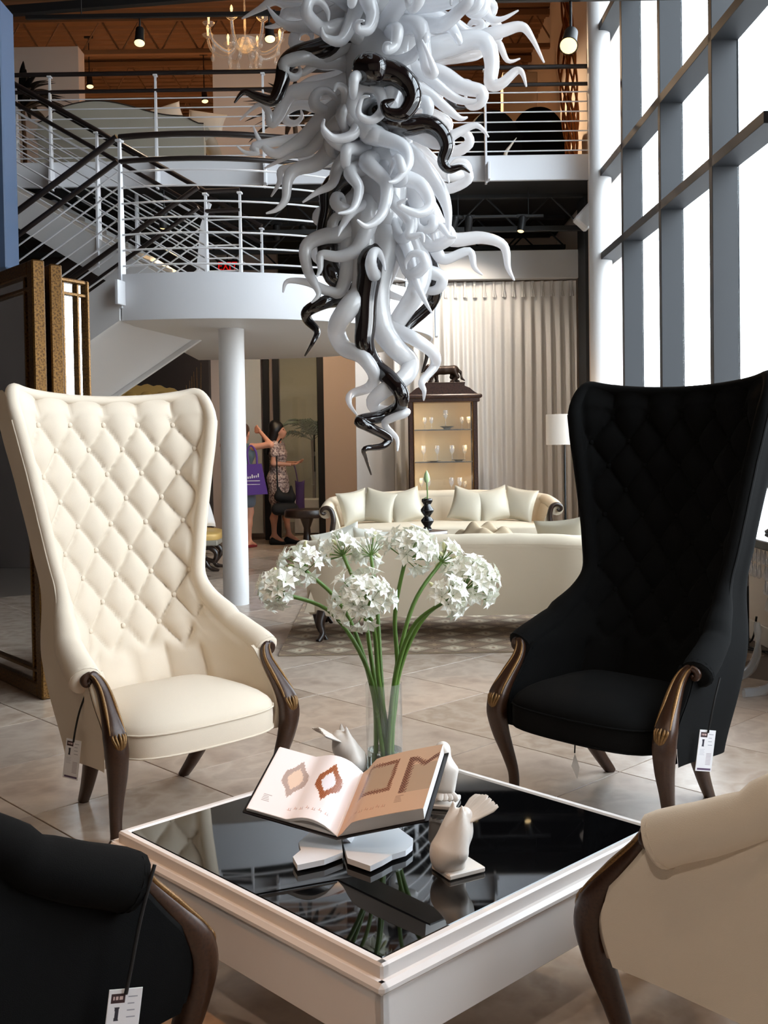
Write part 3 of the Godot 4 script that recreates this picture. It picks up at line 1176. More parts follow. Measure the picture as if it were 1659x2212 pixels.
func build_flowers() -> void:
	var at := Vector3(-0.012, 0.389, -3.30)
	var v := thing("glass_vase", "tall clear cylinder vase of water on the low table", "vase", at)
	var cg: Material = mats["clear_glass"]
	part(v, "wall", lathe([[0.058, 0.0], [0.058, 0.295], [0.0555, 0.295], [0.0555, 0.008]], 40), cg)
	part(v, "foot", lathe([[0.0, 0.0], [0.057, 0.0], [0.057, 0.01], [0.0, 0.01]], 40), cg)
	var wm := mat("water", Color(0.93, 0.97, 0.94, 0.0), 0.0)
	wm.refraction_enabled = true
	wm.refraction_scale = 0.033
	part(v, "water", lathe([[0.0545, 0.012], [0.0545, 0.082]], 40), wm)
	var green := mat("agapanthus_green", rgb8(84, 116, 42), 0.45)
	var dark := mat("agapanthus_dark", rgb8(52, 66, 40), 0.5)
	var petal := mat("petal_white", rgb8(250, 250, 244), 0.5)
	petal.backlight_enabled = true
	petal.backlight = Color(0.45, 0.47, 0.4)
	var bud := mat("petal_bud", rgb8(214, 214, 168), 0.5)
	var heads := [[-0.068, 0.975, -3.12, 0.10, 50, 1, "large white agapanthus head facing the camera, front of the bunch"], [0.078, 1.103, -3.30, 0.085, 42, 1, "white agapanthus head at the top centre of the bunch"], [0.263, 1.001, -3.25, 0.095, 46, 1, "large white agapanthus head at the right of the bunch"], [0.184, 0.974, -3.15, 0.062, 28, 0, "small half open agapanthus head below the right one"], [-0.261, 1.073, -3.20, 0.068, 32, 0, "half open agapanthus head at the upper left of the bunch"], [-0.32, 1.013, -3.10, 0.058, 26, 0, "drooping agapanthus head at the far left of the bunch"], [-0.149, 1.094, -3.45, 0.066, 28, 0, "green hearted agapanthus head at the back left"], [-0.051, 1.082, -3.52, 0.06, 26, 0, "budding agapanthus head at the back centre"], [0.196, 1.063, -3.45, 0.058, 26, 0, "budding agapanthus head at the back right"]]
	var rng := RandomNumberGenerator.new()
	rng.seed = 12
	var fl := [floret_mesh(0.038), floret_mesh(0.03), floret_mesh(0.034)]
	var budm := moved(ball(0.0065, 0.016, 0.0065, 5), shift(0, 0.008, 0))
	for h in heads:
		var c := Vector3(h[0], h[1], h[2])
		var fa := rng.randf() * TAU
		var foot_at := Vector2(cos(fa), sin(fa)) * 0.036
		var f := thing("agapanthus", h[6], "flower", Vector3(at.x + foot_at.x, at.y + 0.012, at.z + foot_at.y), 0.0, "white agapanthus in the glass vase")
		var o := f.position
		var hd := Vector3(c.x - at.x, 0, c.z - at.z)
		var reach := hd.length()
		hd = hd.normalized()
		var mouth := Vector3(at.x, at.y + 0.3, at.z) + hd * 0.044
		var out := (Vector3.UP * 0.9 + hd * (0.3 + reach * 2.2)).normalized()
		var foot: Vector3 = c - out * (h[3] * 0.35)
		part(f, "stem", tube(smooth_path([Vector3.ZERO, mouth - o, mouth.lerp(foot, 0.5) + Vector3(0, 0.06 * reach / 0.3, 0) - hd * 0.02 - o, foot - o], 7), [0.0078, 0.0075, 0.0068, 0.006], 8), dark if rng.randf() < 0.25 else green)
		var rods := []
		var n: int = h[4]
		for k in n:
			var yy := 1.0 - 2.0 * (k + 0.5) / n
			var rr := sqrt(1.0 - yy * yy)
			var a := k * 2.39996
			var d := Vector3(cos(a) * rr, yy, sin(a) * rr)
			if d.dot(out) < -0.55: continue
			d = (d + out * 0.15 + Vector3(rng.randf_range(-0.22, 0.22), rng.randf_range(-0.22, 0.22), rng.randf_range(-0.22, 0.22))).normalized()
			var l: float = h[3] * rng.randf_range(0.52, 0.9)
			rods.append(tube(PackedVector3Array([foot - o, foot.lerp(c, 0.5) + d * l * 0.5 - o, c + d * l - o]), [0.0018, 0.0014, 0.0016], 5))
			var open: bool = h[5] == 1 or rng.randf() < 0.68
			var q := Basis(Quaternion(Vector3.UP, d)) * Basis(Vector3.UP, rng.randf() * TAU)
			if open:
				partx(f, "floret", fl[k % 3], petal, Transform3D(q, c + d * (l - 0.006) - o))
			else:
				partx(f, "bud", budm, bud if rng.randf() < 0.6 else petal, Transform3D(q, c + d * l - o))
		part(f, "flower_stalks", join(rods), green)

func tag_image() -> ImageTexture:
	var im := Image.create(64, 150, false, Image.FORMAT_RGB8)
	im.fill(rgb8(236, 236, 240))
	im.fill_rect(Rect2i(5, 8, 27, 18), rgb8(52, 30, 36))
	im.fill_rect(Rect2i(9, 13, 19, 7), rgb8(214, 190, 186))
	im.fill_rect(Rect2i(12, 13, 2, 7), rgb8(52, 30, 36))
	im.fill_rect(Rect2i(19, 13, 2, 7), rgb8(52, 30, 36))
	for y in 26:
		var w := int(10 - 3 * sin(PI * y / 26.0))
		im.fill_rect(Rect2i(18 - w / 2, 34 + y, w, 1), rgb8(40, 40, 52))
	for k in 4:
		im.fill_rect(Rect2i(38, 14 + k * 13, 18 - (k * 5) % 7, 2), rgb8(150, 152, 164))
	for k in 5:
		im.fill_rect(Rect2i(8, 70 + k * 5, 20 - (k * 3) % 6, 1), rgb8(176, 178, 190))
	for k in 9:
		im.fill_rect(Rect2i(36, 84 + k * 5, 20, 2), rgb8(172, 160, 170))
	im.fill_rect(Rect2i(6, 139, 54, 7), rgb8(86, 66, 96))
	return ImageTexture.create_from_image(im)

func build_tags() -> void:
	var pm := mat("tag_print", Color(1, 1, 1), 0.5)
	pm.albedo_texture = tag_image()
	var list := [[Vector3(-0.886, 0, -4.18), 42.8, Vector3(-0.442, 0.29, 0.05), 0.21, "white price tag hanging on a black cord from the cream chair", 0.55], [Vector3(0.924, 0, -4.143), -46.9, Vector3(0.445, 0.315, 0.11), 0.20, "white price tag hanging on a black cord from the black chair by the window", 0.55], [Vector3(-0.897, 0, -2.22), 140.0, Vector3(-0.45, 0.335, 0.05), 0.24, "white price tag hanging from the near left black chair at the bottom edge", -0.45]]
	for e in list:
		var b := Basis(Vector3.UP, deg_to_rad(e[1]))
		var s := signf(e[2].x)
		var t := thing("price_tag", e[4], "tag", e[0] + b * e[2], 0.0, "price tags on the wing chairs")
		t.basis = b * Basis(Vector3.UP, s * (PI / 2 - e[5])) * Basis(Vector3.BACK, -0.14)
		part(t, "card", box(0.064, 0.15, 0.0016, 0.0004), mats["paper"])
		part(t, "printed_face", grid([PackedVector3Array([Vector3(-0.0315, 0.0745, 0.0012), Vector3(0.0315, 0.0745, 0.0012)]), PackedVector3Array([Vector3(-0.0315, -0.0745, 0.0012), Vector3(0.0315, -0.0745, 0.0012)])], false, true), pm)
		part(t, "cord", tube(smooth_path([Vector3(0.0, 0.066, 0.003), Vector3(0.004, 0.12, 0.004), Vector3(0.012, 0.066 + e[3] * 0.6, 0.0), Vector3(0.03, 0.066 + e[3], -0.012)], 5), [0.004, 0.004], 6), mats["black_metal"])
	var ts := thing("hanging_label", "small folded paper label on a string under the black chair", "tag", Vector3(0.73, 0.31, -4.02))
	part(ts, "string", tube(PackedVector3Array([Vector3(0, 0.03, 0), Vector3(-0.004, -0.04, 0.0), Vector3(-0.006, -0.08, 0.0)]), [0.003, 0.003], 6), mats["black_metal"])
	part(ts, "paper_fold", grid([PackedVector3Array([Vector3(-0.02, -0.13, 0.004), Vector3(-0.006, -0.08, 0.004)]), PackedVector3Array([Vector3(0.004, -0.185, -0.004), Vector3(0.014, -0.14, -0.008)])]), mats["paper"])

# ---------------------------------------------------------------- the hanging blown-glass sculpture
# horns that show clearly: colour, thickness, then points (x, y, z) from root to tip, metres about the hanging axis
const HORNS := [
	["w", 1.00, [-0.134, 1.868, 0.1, -0.28, 1.776, 0.108, -0.374, 1.682, 0.117, -0.446, 1.63, 0.125, -0.529, 1.593, 0.133, -0.594, 1.638, 0.142, -0.632, 1.722, 0.15]],
	["w", 0.45, [-0.599, 1.638, 0.14, -0.615, 1.601, 0.147, -0.67, 1.595, 0.153, -0.715, 1.629, 0.16]],
	["w", 0.80, [-0.173, 1.746, 0.2, -0.278, 1.674, 0.175, -0.363, 1.601, 0.15, -0.457, 1.584, 0.125, -0.587, 1.531, 0.1]],
	["w", 0.90, [-0.135, 1.699, 0.15, -0.239, 1.618, 0.157, -0.322, 1.536, 0.164, -0.424, 1.505, 0.171, -0.465, 1.453, 0.179, -0.477, 1.36, 0.186, -0.518, 1.308, 0.193, -0.573, 1.287, 0.2]],
	["w", 0.75, [-0.191, 1.668, 0.05, -0.286, 1.583, 0.06, -0.421, 1.541, 0.07, -0.504, 1.525, 0.08, -0.515, 1.465, 0.09, -0.557, 1.391, 0.1]],
	["w", 0.75, [-0.156, 1.564, 0.2, -0.218, 1.501, 0.213, -0.249, 1.418, 0.225, -0.32, 1.376, 0.237, -0.39, 1.326, 0.25]],
	["w", 0.90, [-0.177, 1.975, 0, -0.304, 1.943, 0.006, -0.43, 1.933, 0.013, -0.477, 1.9, 0.019, -0.526, 1.805, 0.025, -0.557, 1.775, 0.031, -0.571, 1.833, 0.038, -0.617, 1.863, 0.044, -0.712, 1.785, 0.05]],
	["w", 0.80, [0.036, 2.091, 0.1, 0.138, 2.038, 0.1, 0.241, 1.955, 0.1, 0.363, 1.861, 0.1, 0.451, 1.844, 0.1, 0.493, 1.864, 0.1]],
	["w", 1.05, [0.184, 2.136, 0, 0.321, 2.151, 0.011, 0.457, 2.176, 0.022, 0.529, 2.15, 0.033, 0.553, 2.052, 0.044, 0.545, 1.945, 0.056, 0.596, 1.94, 0.067, 0.668, 1.997, 0.078, 0.698, 1.982, 0.089, 0.716, 1.912, 0.1]],
	["w", 0.90, [0.317, 2.182, -0.1, 0.467, 2.219, -0.09, 0.617, 2.255, -0.08, 0.717, 2.273, -0.07, 0.768, 2.213, -0.06, 0.829, 2.082, -0.05]],
	["w", 0.55, [0.543, 2.195, -0.1, 0.602, 2.204, -0.1, 0.649, 2.113, -0.1, 0.714, 2.123, -0.1]],
	["w", 0.80, [0.381, 2.405, -0.05, 0.508, 2.44, -0.04, 0.528, 2.352, -0.03, 0.552, 2.3, -0.02, 0.609, 2.288, -0.01, 0.695, 2.327, 0]],
	["w", 0.85, [0.05, 1.742, 0.2, 0.171, 1.66, 0.2, 0.272, 1.613, 0.2, 0.354, 1.657, 0.2, 0.456, 1.696, 0.2, 0.516, 1.639, 0.2]],
	["w", 0.75, [0.106, 1.936, 0.1, 0.219, 1.894, 0.1, 0.321, 1.81, 0.1, 0.383, 1.763, 0.1, 0.424, 1.767, 0.1]],
	["w", 0.60, [0.183, 2.043, 0, 0.288, 2.016, 0.01, 0.37, 1.97, 0.02, 0.443, 1.955, 0.03, 0.465, 1.905, 0.04, 0.488, 1.911, 0.05]],
	["w", 0.90, [-0.082, 2.347, 0.2, -0.124, 2.232, 0.237, -0.185, 2.089, 0.275, -0.263, 2.086, 0.312, -0.28, 2.121, 0.35]],
	["w", 1.00, [-0.127, 2.35, 0.05, -0.274, 2.275, 0.062, -0.388, 2.231, 0.075, -0.49, 2.248, 0.088, -0.56, 2.326, 0.1]],
	["w", 0.80, [-0.087, 2.196, 0.1, -0.192, 2.115, 0.1, -0.317, 2.046, 0.1, -0.39, 1.995, 0.1, -0.468, 1.981, 0.1]],
	["w", 0.80, [-0.28, 2.415, -0.1, -0.378, 2.374, -0.1, -0.474, 2.375, -0.1, -0.529, 2.312, -0.1, -0.594, 2.303, -0.1]],
	["w", 0.85, [-0.365, 2.469, -0.1, -0.452, 2.417, -0.1, -0.537, 2.44, -0.1, -0.613, 2.399, -0.1, -0.711, 2.347, -0.1]],
	["w", 0.80, [-0.032, 1.624, 0.3, -0.12, 1.687, 0.322, -0.138, 1.769, 0.344, -0.097, 1.834, 0.367, -0.019, 1.811, 0.389, 0.004, 1.716, 0.411, -0.05, 1.657, 0.433, -0.108, 1.68, 0.456, -0.092, 1.744, 0.478, -0.058, 1.746, 0.5]],
	["w", 0.90, [-0.062, 1.634, 0.3, -0.003, 1.605, 0.33, 0.095, 1.555, 0.36, 0.118, 1.469, 0.39, 0.062, 1.384, 0.42, 0.023, 1.368, 0.45]],
	["w", 0.75, [-0.18, 1.715, 0.3, -0.164, 1.764, 0.33, -0.176, 1.823, 0.36, -0.209, 1.833, 0.39, -0.223, 1.794, 0.42]],
	["w", 0.70, [-0.15, 1.734, 0.3, -0.121, 1.665, 0.33, -0.15, 1.608, 0.36, -0.228, 1.591, 0.39, -0.275, 1.631, 0.42, -0.267, 1.66, 0.45]],
	["w", 0.75, [-0.062, 2.274, 0.3, -0.038, 2.183, 0.33, -0.059, 2.103, 0.36, -0.107, 2.092, 0.39, -0.106, 2.114, 0.42, -0.077, 2.108, 0.45]],
	["w", 0.90, [0.142, 2.284, 0.1, 0.263, 2.242, 0.15, 0.341, 2.17, 0.2, 0.376, 2.08, 0.25, 0.353, 2.101, 0.3]],
	["w", 0.60, [0.074, 2.105, 0.35, 0.063, 2.018, 0.375, 0.023, 1.99, 0.4, 0.023, 2.01, 0.425, 0.047, 2.004, 0.45]],
	["w", 0.75, [0.175, 2.143, 0.3, 0.202, 2.023, 0.33, 0.218, 1.905, 0.36, 0.246, 1.884, 0.39, 0.226, 1.941, 0.42, 0.187, 2.017, 0.45]],
	["w", 0.60, [-0.193, 1.577, 0.3, -0.269, 1.622, 0.35, -0.28, 1.647, 0.4]],
	["w", 0.80, [-0.074, 1.496, 0.3, 0.014, 1.386, 0.338, -0.008, 1.24, 0.375, -0.078, 1.175, 0.412, -0.125, 1.197, 0.45]],
	["w", 0.70, [-0.155, 1.457, 0.3, -0.115, 1.368, 0.34, -0.146, 1.261, 0.38, -0.213, 1.234, 0.42]],
	["w", 0.80, [0.065, 1.447, 0.25, 0.174, 1.397, 0.284, 0.221, 1.289, 0.318, 0.16, 1.243, 0.352, 0.071, 1.276, 0.386, 0.109, 1.296, 0.42]],
	["w", 1.10, [0.152, 1.566, 0.1, 0.263, 1.436, 0.117, 0.312, 1.319, 0.133, 0.32, 1.172, 0.15]],
	["w", 0.60, [0.043, 1.327, 0.25, 0.122, 1.22, 0.275, 0.12, 1.145, 0.3, 0.179, 1.149, 0.325, 0.187, 1.105, 0.35]],
	["w", 0.50, [0.228, 1.245, 0.15, 0.278, 1.22, 0.167, 0.317, 1.165, 0.183, 0.352, 1.156, 0.2]],
	["w", 0.55, [-0.139, 1.29, 0.25, -0.2, 1.205, 0.275, -0.22, 1.151, 0.3]],
	["w", 1.25, [-0.08, 1.308, 0.12, -0.095, 1.201, 0.118, -0.092, 1.076, 0.117, -0.113, 0.916, 0.115, -0.184, 0.82, 0.174, -0.244, 0.735, 0.07, -0.209, 0.644, 0.06, -0.117, 0.589, 0.163, -0.058, 0.5, 0.142, -0.086, 0.444, 0.041, -0.176, 0.407, 0.084, -0.183, 0.358, 0.171, -0.15, 0.304, 0.101]],
	["w", 1.20, [-0, 1.221, 0.1, -0.011, 1.096, 0.1, -0.041, 0.899, 0.1, -0.017, 0.737, 0.1, 0.045, 0.637, 0.103, 0.119, 0.568, 0.04, 0.097, 0.491, 0.112, -0.013, 0.419, 0.157, -0.068, 0.369, 0.073, -0.033, 0.324, 0.05, 0.095, 0.312, 0.14, -0.011, 0.262, 0.14, 0.048, 0.186, 0.05, 0.051, 0.12, 0.073]],
	["w", 1.10, [0.109, 1.248, 0.05, 0.144, 1.148, 0.05, 0.188, 1.029, 0.05, 0.148, 0.897, 0.091, 0.066, 0.783, 0.001, 0.047, 0.735, 0.021, 0.136, 0.68, 0.106, 0.236, 0.61, 0.064, 0.249, 0.552, -0.01, 0.18, 0.466, 0.051, 0.188, 0.418, 0.109, 0.188, 0.374, 0.033]],
	["w", 0.90, [-0.09, 1.258, 0.1, -0.18, 1.205, 0.107, -0.306, 1.187, 0.114, -0.387, 1.134, 0.121, -0.38, 1.025, 0.129, -0.345, 0.952, 0.136, -0.327, 0.897, 0.143, -0.363, 0.857, 0.15]],
	["w", 0.80, [-0.071, 1.23, 0.15, -0.135, 1.114, 0.16, -0.225, 1.078, 0.17, -0.308, 1.086, 0.18, -0.314, 1.014, 0.19, -0.331, 0.978, 0.2]],
	["w", 0.80, [-0.163, 1.17, 0.1, -0.183, 1.036, 0.1, -0.221, 0.92, 0.1, -0.285, 0.921, 0.1, -0.374, 0.963, 0.1, -0.482, 0.973, 0.1, -0.506, 0.917, 0.1]],
	["w", 0.85, [0.185, 1.33, 0, 0.238, 1.22, 0, 0.265, 1.128, 0, 0.31, 1.086, 0, 0.43, 1.125, 0, 0.456, 1.043, 0, 0.497, 1.004, 0]],
	["w", 0.95, [0.206, 1.377, -0.05, 0.278, 1.266, -0.05, 0.352, 1.195, -0.05, 0.5, 1.202, -0.05, 0.611, 1.159, -0.05, 0.632, 1.048, -0.05, 0.664, 0.981, -0.05]],
	["w", 0.60, [0.106, 1.138, 0.15, 0.147, 0.975, 0.167, 0.189, 0.866, 0.183, 0.228, 0.791, 0.2]],
	["w", 0.60, [-0.041, 1.02, -0.1, 0.014, 0.936, -0.1, 0.098, 0.897, -0.1, 0.144, 0.831, -0.1]],
	["w", 0.50, [-0.224, 1.154, -0.05, -0.189, 0.985, -0.033, -0.143, 0.963, -0.017, -0.171, 0.888, 0]],
	["b", 1.15, [-0.066, 2.216, 0.1, -0.211, 2.173, 0.111, -0.273, 2.113, 0.122, -0.407, 2.074, 0.133, -0.468, 2.022, 0.144, -0.49, 1.927, 0.156, -0.531, 1.843, 0.167, -0.611, 1.86, 0.178, -0.67, 1.878, 0.189, -0.716, 1.823, 0.2]],
	["b", 1.25, [-0.061, 1.897, 0.42, 0.002, 1.879, 0.427, 0.069, 1.863, 0.435, 0.126, 1.81, 0.443, 0.14, 1.74, 0.45, 0.095, 1.676, 0.457, 0.028, 1.68, 0.465, 0.009, 1.721, 0.472, 0.057, 1.736, 0.48]],
	["b", 1.00, [-0.011, 1.728, 0.25, 0.099, 1.686, 0.25, 0.21, 1.694, 0.25, 0.28, 1.653, 0.25, 0.309, 1.583, 0.25, 0.288, 1.513, 0.25, 0.318, 1.473, 0.25, 0.378, 1.482, 0.25, 0.418, 1.456, 0.25]],
	["b", 0.85, [0.143, 2.092, -0.05, 0.28, 2.017, -0.05, 0.333, 1.984, -0.05, 0.348, 1.91, -0.05, 0.374, 1.865, -0.05, 0.432, 1.861, -0.05]],
	["b", 0.80, [0.052, 1.778, 0.05, 0.135, 1.725, 0.05, 0.218, 1.661, 0.05]],
	["b", 1.10, [-0.239, 1.455, 0, -0.259, 1.335, 0.008, -0.284, 1.224, 0.017, -0.281, 1.095, 0.025, -0.257, 0.996, 0.077, -0.201, 0.96, 0.012, -0.216, 0.896, 0.014, -0.295, 0.867, 0.098, -0.386, 0.824, 0.092, -0.391, 0.787, 0.029, -0.342, 0.727, 0.07, -0.358, 0.666, 0.141, -0.403, 0.601, 0.101]],
	["b", 1.00, [-0.065, 1.07, 0.15, -0.075, 0.981, 0.15, -0.091, 0.875, 0.15, -0.097, 0.75, 0.15, -0.103, 0.644, 0.15, -0.056, 0.55, 0.08, 0.024, 0.471, 0.164, 0.073, 0.397, 0.216, 0.058, 0.338, 0.119, -0.024, 0.295, 0.092, -0.132, 0.272, 0.196, -0.087, 0.24, 0.196, 0.006, 0.186, 0.092, -0.026, 0.146, 0.119, -0.11, 0.134, 0.216, -0.107, 0.089, 0.164, -0.083, 0.004, 0.08]],
	["b", 0.95, [0.168, 1.274, -0.08, 0.195, 1.18, -0.076, 0.221, 1.105, -0.073, 0.262, 0.977, -0.028, 0.239, 0.878, -0.114, 0.105, 0.746, -0.09, 0.157, 0.681, -0.001, 0.211, 0.619, -0.04, 0.186, 0.522, -0.11]],
]

func horn_mesh(p: PackedVector3Array, thick: float) -> ArrayMesh:
	return tube(p, [0.07 * thick, 0.062 * thick, 0.053 * thick, 0.045 * thick, 0.039 * thick, 0.034 * thick, 0.028 * thick, 0.021 * thick, 0.013 * thick, 0.004], 12)

func build_sculpture() -> void:
	var t := thing("glass_sculpture", "hanging sculpture of curling white and black blown glass horns", "sculpture", Vector3(0.018, 1.284, -5.3))
	var wm := mat("milk_glass", rgb8(238, 237, 236, 0.72), 0.12, 0.0, 0.6)
	wm.transparency = BaseMaterial3D.TRANSPARENCY_ALPHA
	wm.clearcoat_enabled = true
	wm.clearcoat = 0.6
	wm.clearcoat_roughness = 0.05
	wm.backlight_enabled = true
	wm.backlight = Color(0.75, 0.76, 0.78)
	var bm := mat("black_horn", rgb8(18, 12, 13), 0.08, 0.0, 0.7)
	part(t, "hanging_rod", rod(Vector3(0, 1.2, 0), Vector3(0, 6.7, 0), 0.02, 10), mats["black_metal"])
	part(t, "core", tube(PackedVector3Array([Vector3(0, 0.95, 0.08), Vector3(0, 1.25, 0.08), Vector3(0, 1.7, 0.05), Vector3(0, 2.2, 0), Vector3(0, 3.2, 0)]), [0.03, 0.1, 0.16, 0.2, 0.22], 16), wm)
	for h in HORNS:
		var pts := []
		for k in range(0, h[2].size(), 3):
			pts.append(Vector3(h[2][k], h[2][k + 1], h[2][k + 2]))
		var n: int = pts.size()
		# lead each horn back into the core
		var root := Vector3(pts[0].x * 0.25, pts[0].y + 0.1, 0.0)
		if pts[0].distance_to(root) > 0.1:
			pts.push_front(root)
		part(t, "white_horn" if h[0] == "w" else "black_horn", horn_mesh(smooth_path(pts, 5), h[1]), wm if h[0] == "w" else bm)
	# the mass of horns between
	var rng := RandomNumberGenerator.new()
	rng.seed = 21
	for k in 105:
		var f := float(k) / 105.0
		var y := lerpf(1.15, 3.3, f)
		var reach := curve_at([[1.1, 0.2], [1.4, 0.36], [1.7, 0.5], [2.0, 0.62], [2.4, 0.72], [3.3, 0.6]], y) * rng.randf_range(0.55, 1.0)
		var az := k * 2.39996 + rng.randf_range(-0.3, 0.3)
		var out := Vector3(cos(az), 0, sin(az))
		var side := Vector3(-sin(az), 0, cos(az)) * (1.0 if rng.randf() < 0.5 else -1.0)
		var sag := rng.randf_range(-0.35, 0.15) - (0.25 if y < 1.6 else 0.0)
		var pts := [Vector3(0, y + 0.1, 0)]
		for q in range(1, 5):
			var u := q / 5.0
			pts.append(Vector3(0, y + sag * u * u * 0.7 + sin(u * 7.0 + k) * 0.035, 0) + out * (reach * u) + side * (sin(u * 6.0 + k * 1.3) * 0.06 * u))
		var c: Vector3 = pts[-1]
		var r := rng.randf_range(0.05, 0.085)
		var s := 1.0 if rng.randf() < 0.5 else -1.0
		for q in range(1, 6):
			var a := q * 1.05
			var rr := r * (1.0 - 0.12 * q)
			c = pts[4] + out * (r * 0.6 + sin(a) * rr) + Vector3(0, s * (1.0 - cos(a)) * rr, 0) + side * (0.012 * q)
			pts.append(c)
		part(t, "white_horn", horn_mesh(smooth_path(pts, 4), rng.randf_range(0.7, 1.0)), wm)

# ---------------------------------------------------------------- stair landing
const LC := Vector3(-1.6, 0, -10.7)
const LR := 2.1
const LY := 2.87
const SD := Vector3(-0.978, 0, -0.208)
const SP := Vector3(0.208, 0, -0.978)

# a railing over base points: two dark rails, white posts, thin white bars
func railing(t: Node3D, called: String, base: PackedVector3Array, posts: Array, up := 1.13, bars := 7, post_drop := 0.28) -> void:
	var lift := func(h: float) -> PackedVector3Array:
		var r := PackedVector3Array()
		for p in base:
			r.append(p + Vector3(0, h, 0))
		return r
	var top := part(t, called, tube(lift.call(up), [0.026, 0.026], 12), mats["rail_brown"], Vector3.ZERO, "dark brown round handrail")
	part(top, "lower_handrail", tube(lift.call(up - 0.2), [0.022, 0.022], 12), mats["rail_brown"])
	for k in bars:
		part(top, "bar", tube(lift.call(0.07 + (up - 0.36) * k / (bars - 1.0)), [0.008, 0.008], 6), mats["white_steel"], Vector3.ZERO, "thin white steel bar")
	for q in posts:
		var i: int = q
		var p := base[i]
		var d := base[mini(i + 1, base.size() - 1)] - base[maxi(i - 1, 0)]
		d.y = 0
		d = d.normalized()
		var out := Vector3(d.z, 0, -d.x)
		var b := Basis(out, Vector3.UP, out.cross(Vector3.UP))
		var o := PackedVector2Array([Vector2(-0.045, -post_drop), Vector2(0.045, -post_drop), Vector2(0.045, 0.1), Vector2(0.036, 0.5), Vector2(0.024, 0.85), Vector2(0.012, up - 0.02), Vector2(-0.012, up - 0.02), Vector2(-0.016, 0.85), Vector2(-0.034, 0.5), Vector2(-0.045, 0.1)])
		var m := [prism(o, 0.022), [box(0.07, 0.02, 0.05, 0.004), shift(0, up - 0.03, 0)], [box(0.16, 0.2, 0.03, 0.004), shift(-0.07, -post_drop + 0.12, 0.02)]]
		for e in [-0.05, 0.05]:
			m.append([lathe([[0.012, 0.0], [0.012, 0.008], [0.008, 0.012]], 10), Transform3D(Basis(Vector3.RIGHT, PI / 2), Vector3(-0.02, -post_drop + 0.12 + e, 0.012))])
		partx(top, "post", join(m), mats["white_steel"], Transform3D(b, p)).set_meta("label", "tapered white steel post")

func flight(t: Node3D, top: Vector3, drop: float, run: float, width: float) -> void:
	# a straight flight that leaves "top" along SD; drop is the height lost per metre (negative climbs)
	var b := Basis(SD, Vector3.UP, SD.cross(Vector3.UP))
	for k in 2:
		var o := PackedVector2Array([Vector2(0, 0.02), Vector2(run, 0.02 - drop * run), Vector2(run, -0.36 - drop * run), Vector2(0, -0.38)])
		partx(t, "stringer", prism(o, 0.05), mats["white_paint"], Transform3D(b, top + SP * (width * k)))
	var so := PackedVector2Array([Vector2(0.0, -0.30), Vector2(run, -0.30 - drop * run), Vector2(run, -0.33 - drop * run), Vector2(0.0, -0.33)])
	partx(t, "soffit", prism(so, width - 0.06), mats["white_paint"], Transform3D(b, top + SP * (width * 0.5)))
	var n := int(run / 0.28)
	for k in n:
		var x := (k + 0.5) * 0.28
		partx(t, "tread", box(0.30, 0.05, width - 0.06, 0.006), mat("tread", rgb8(120, 112, 104), 0.5), Transform3D(b, top + SP * (width * 0.5) + SD * x + Vector3(0, -drop * (x + (0.12 if drop > 0 else -0.12)) - 0.03, 0)))

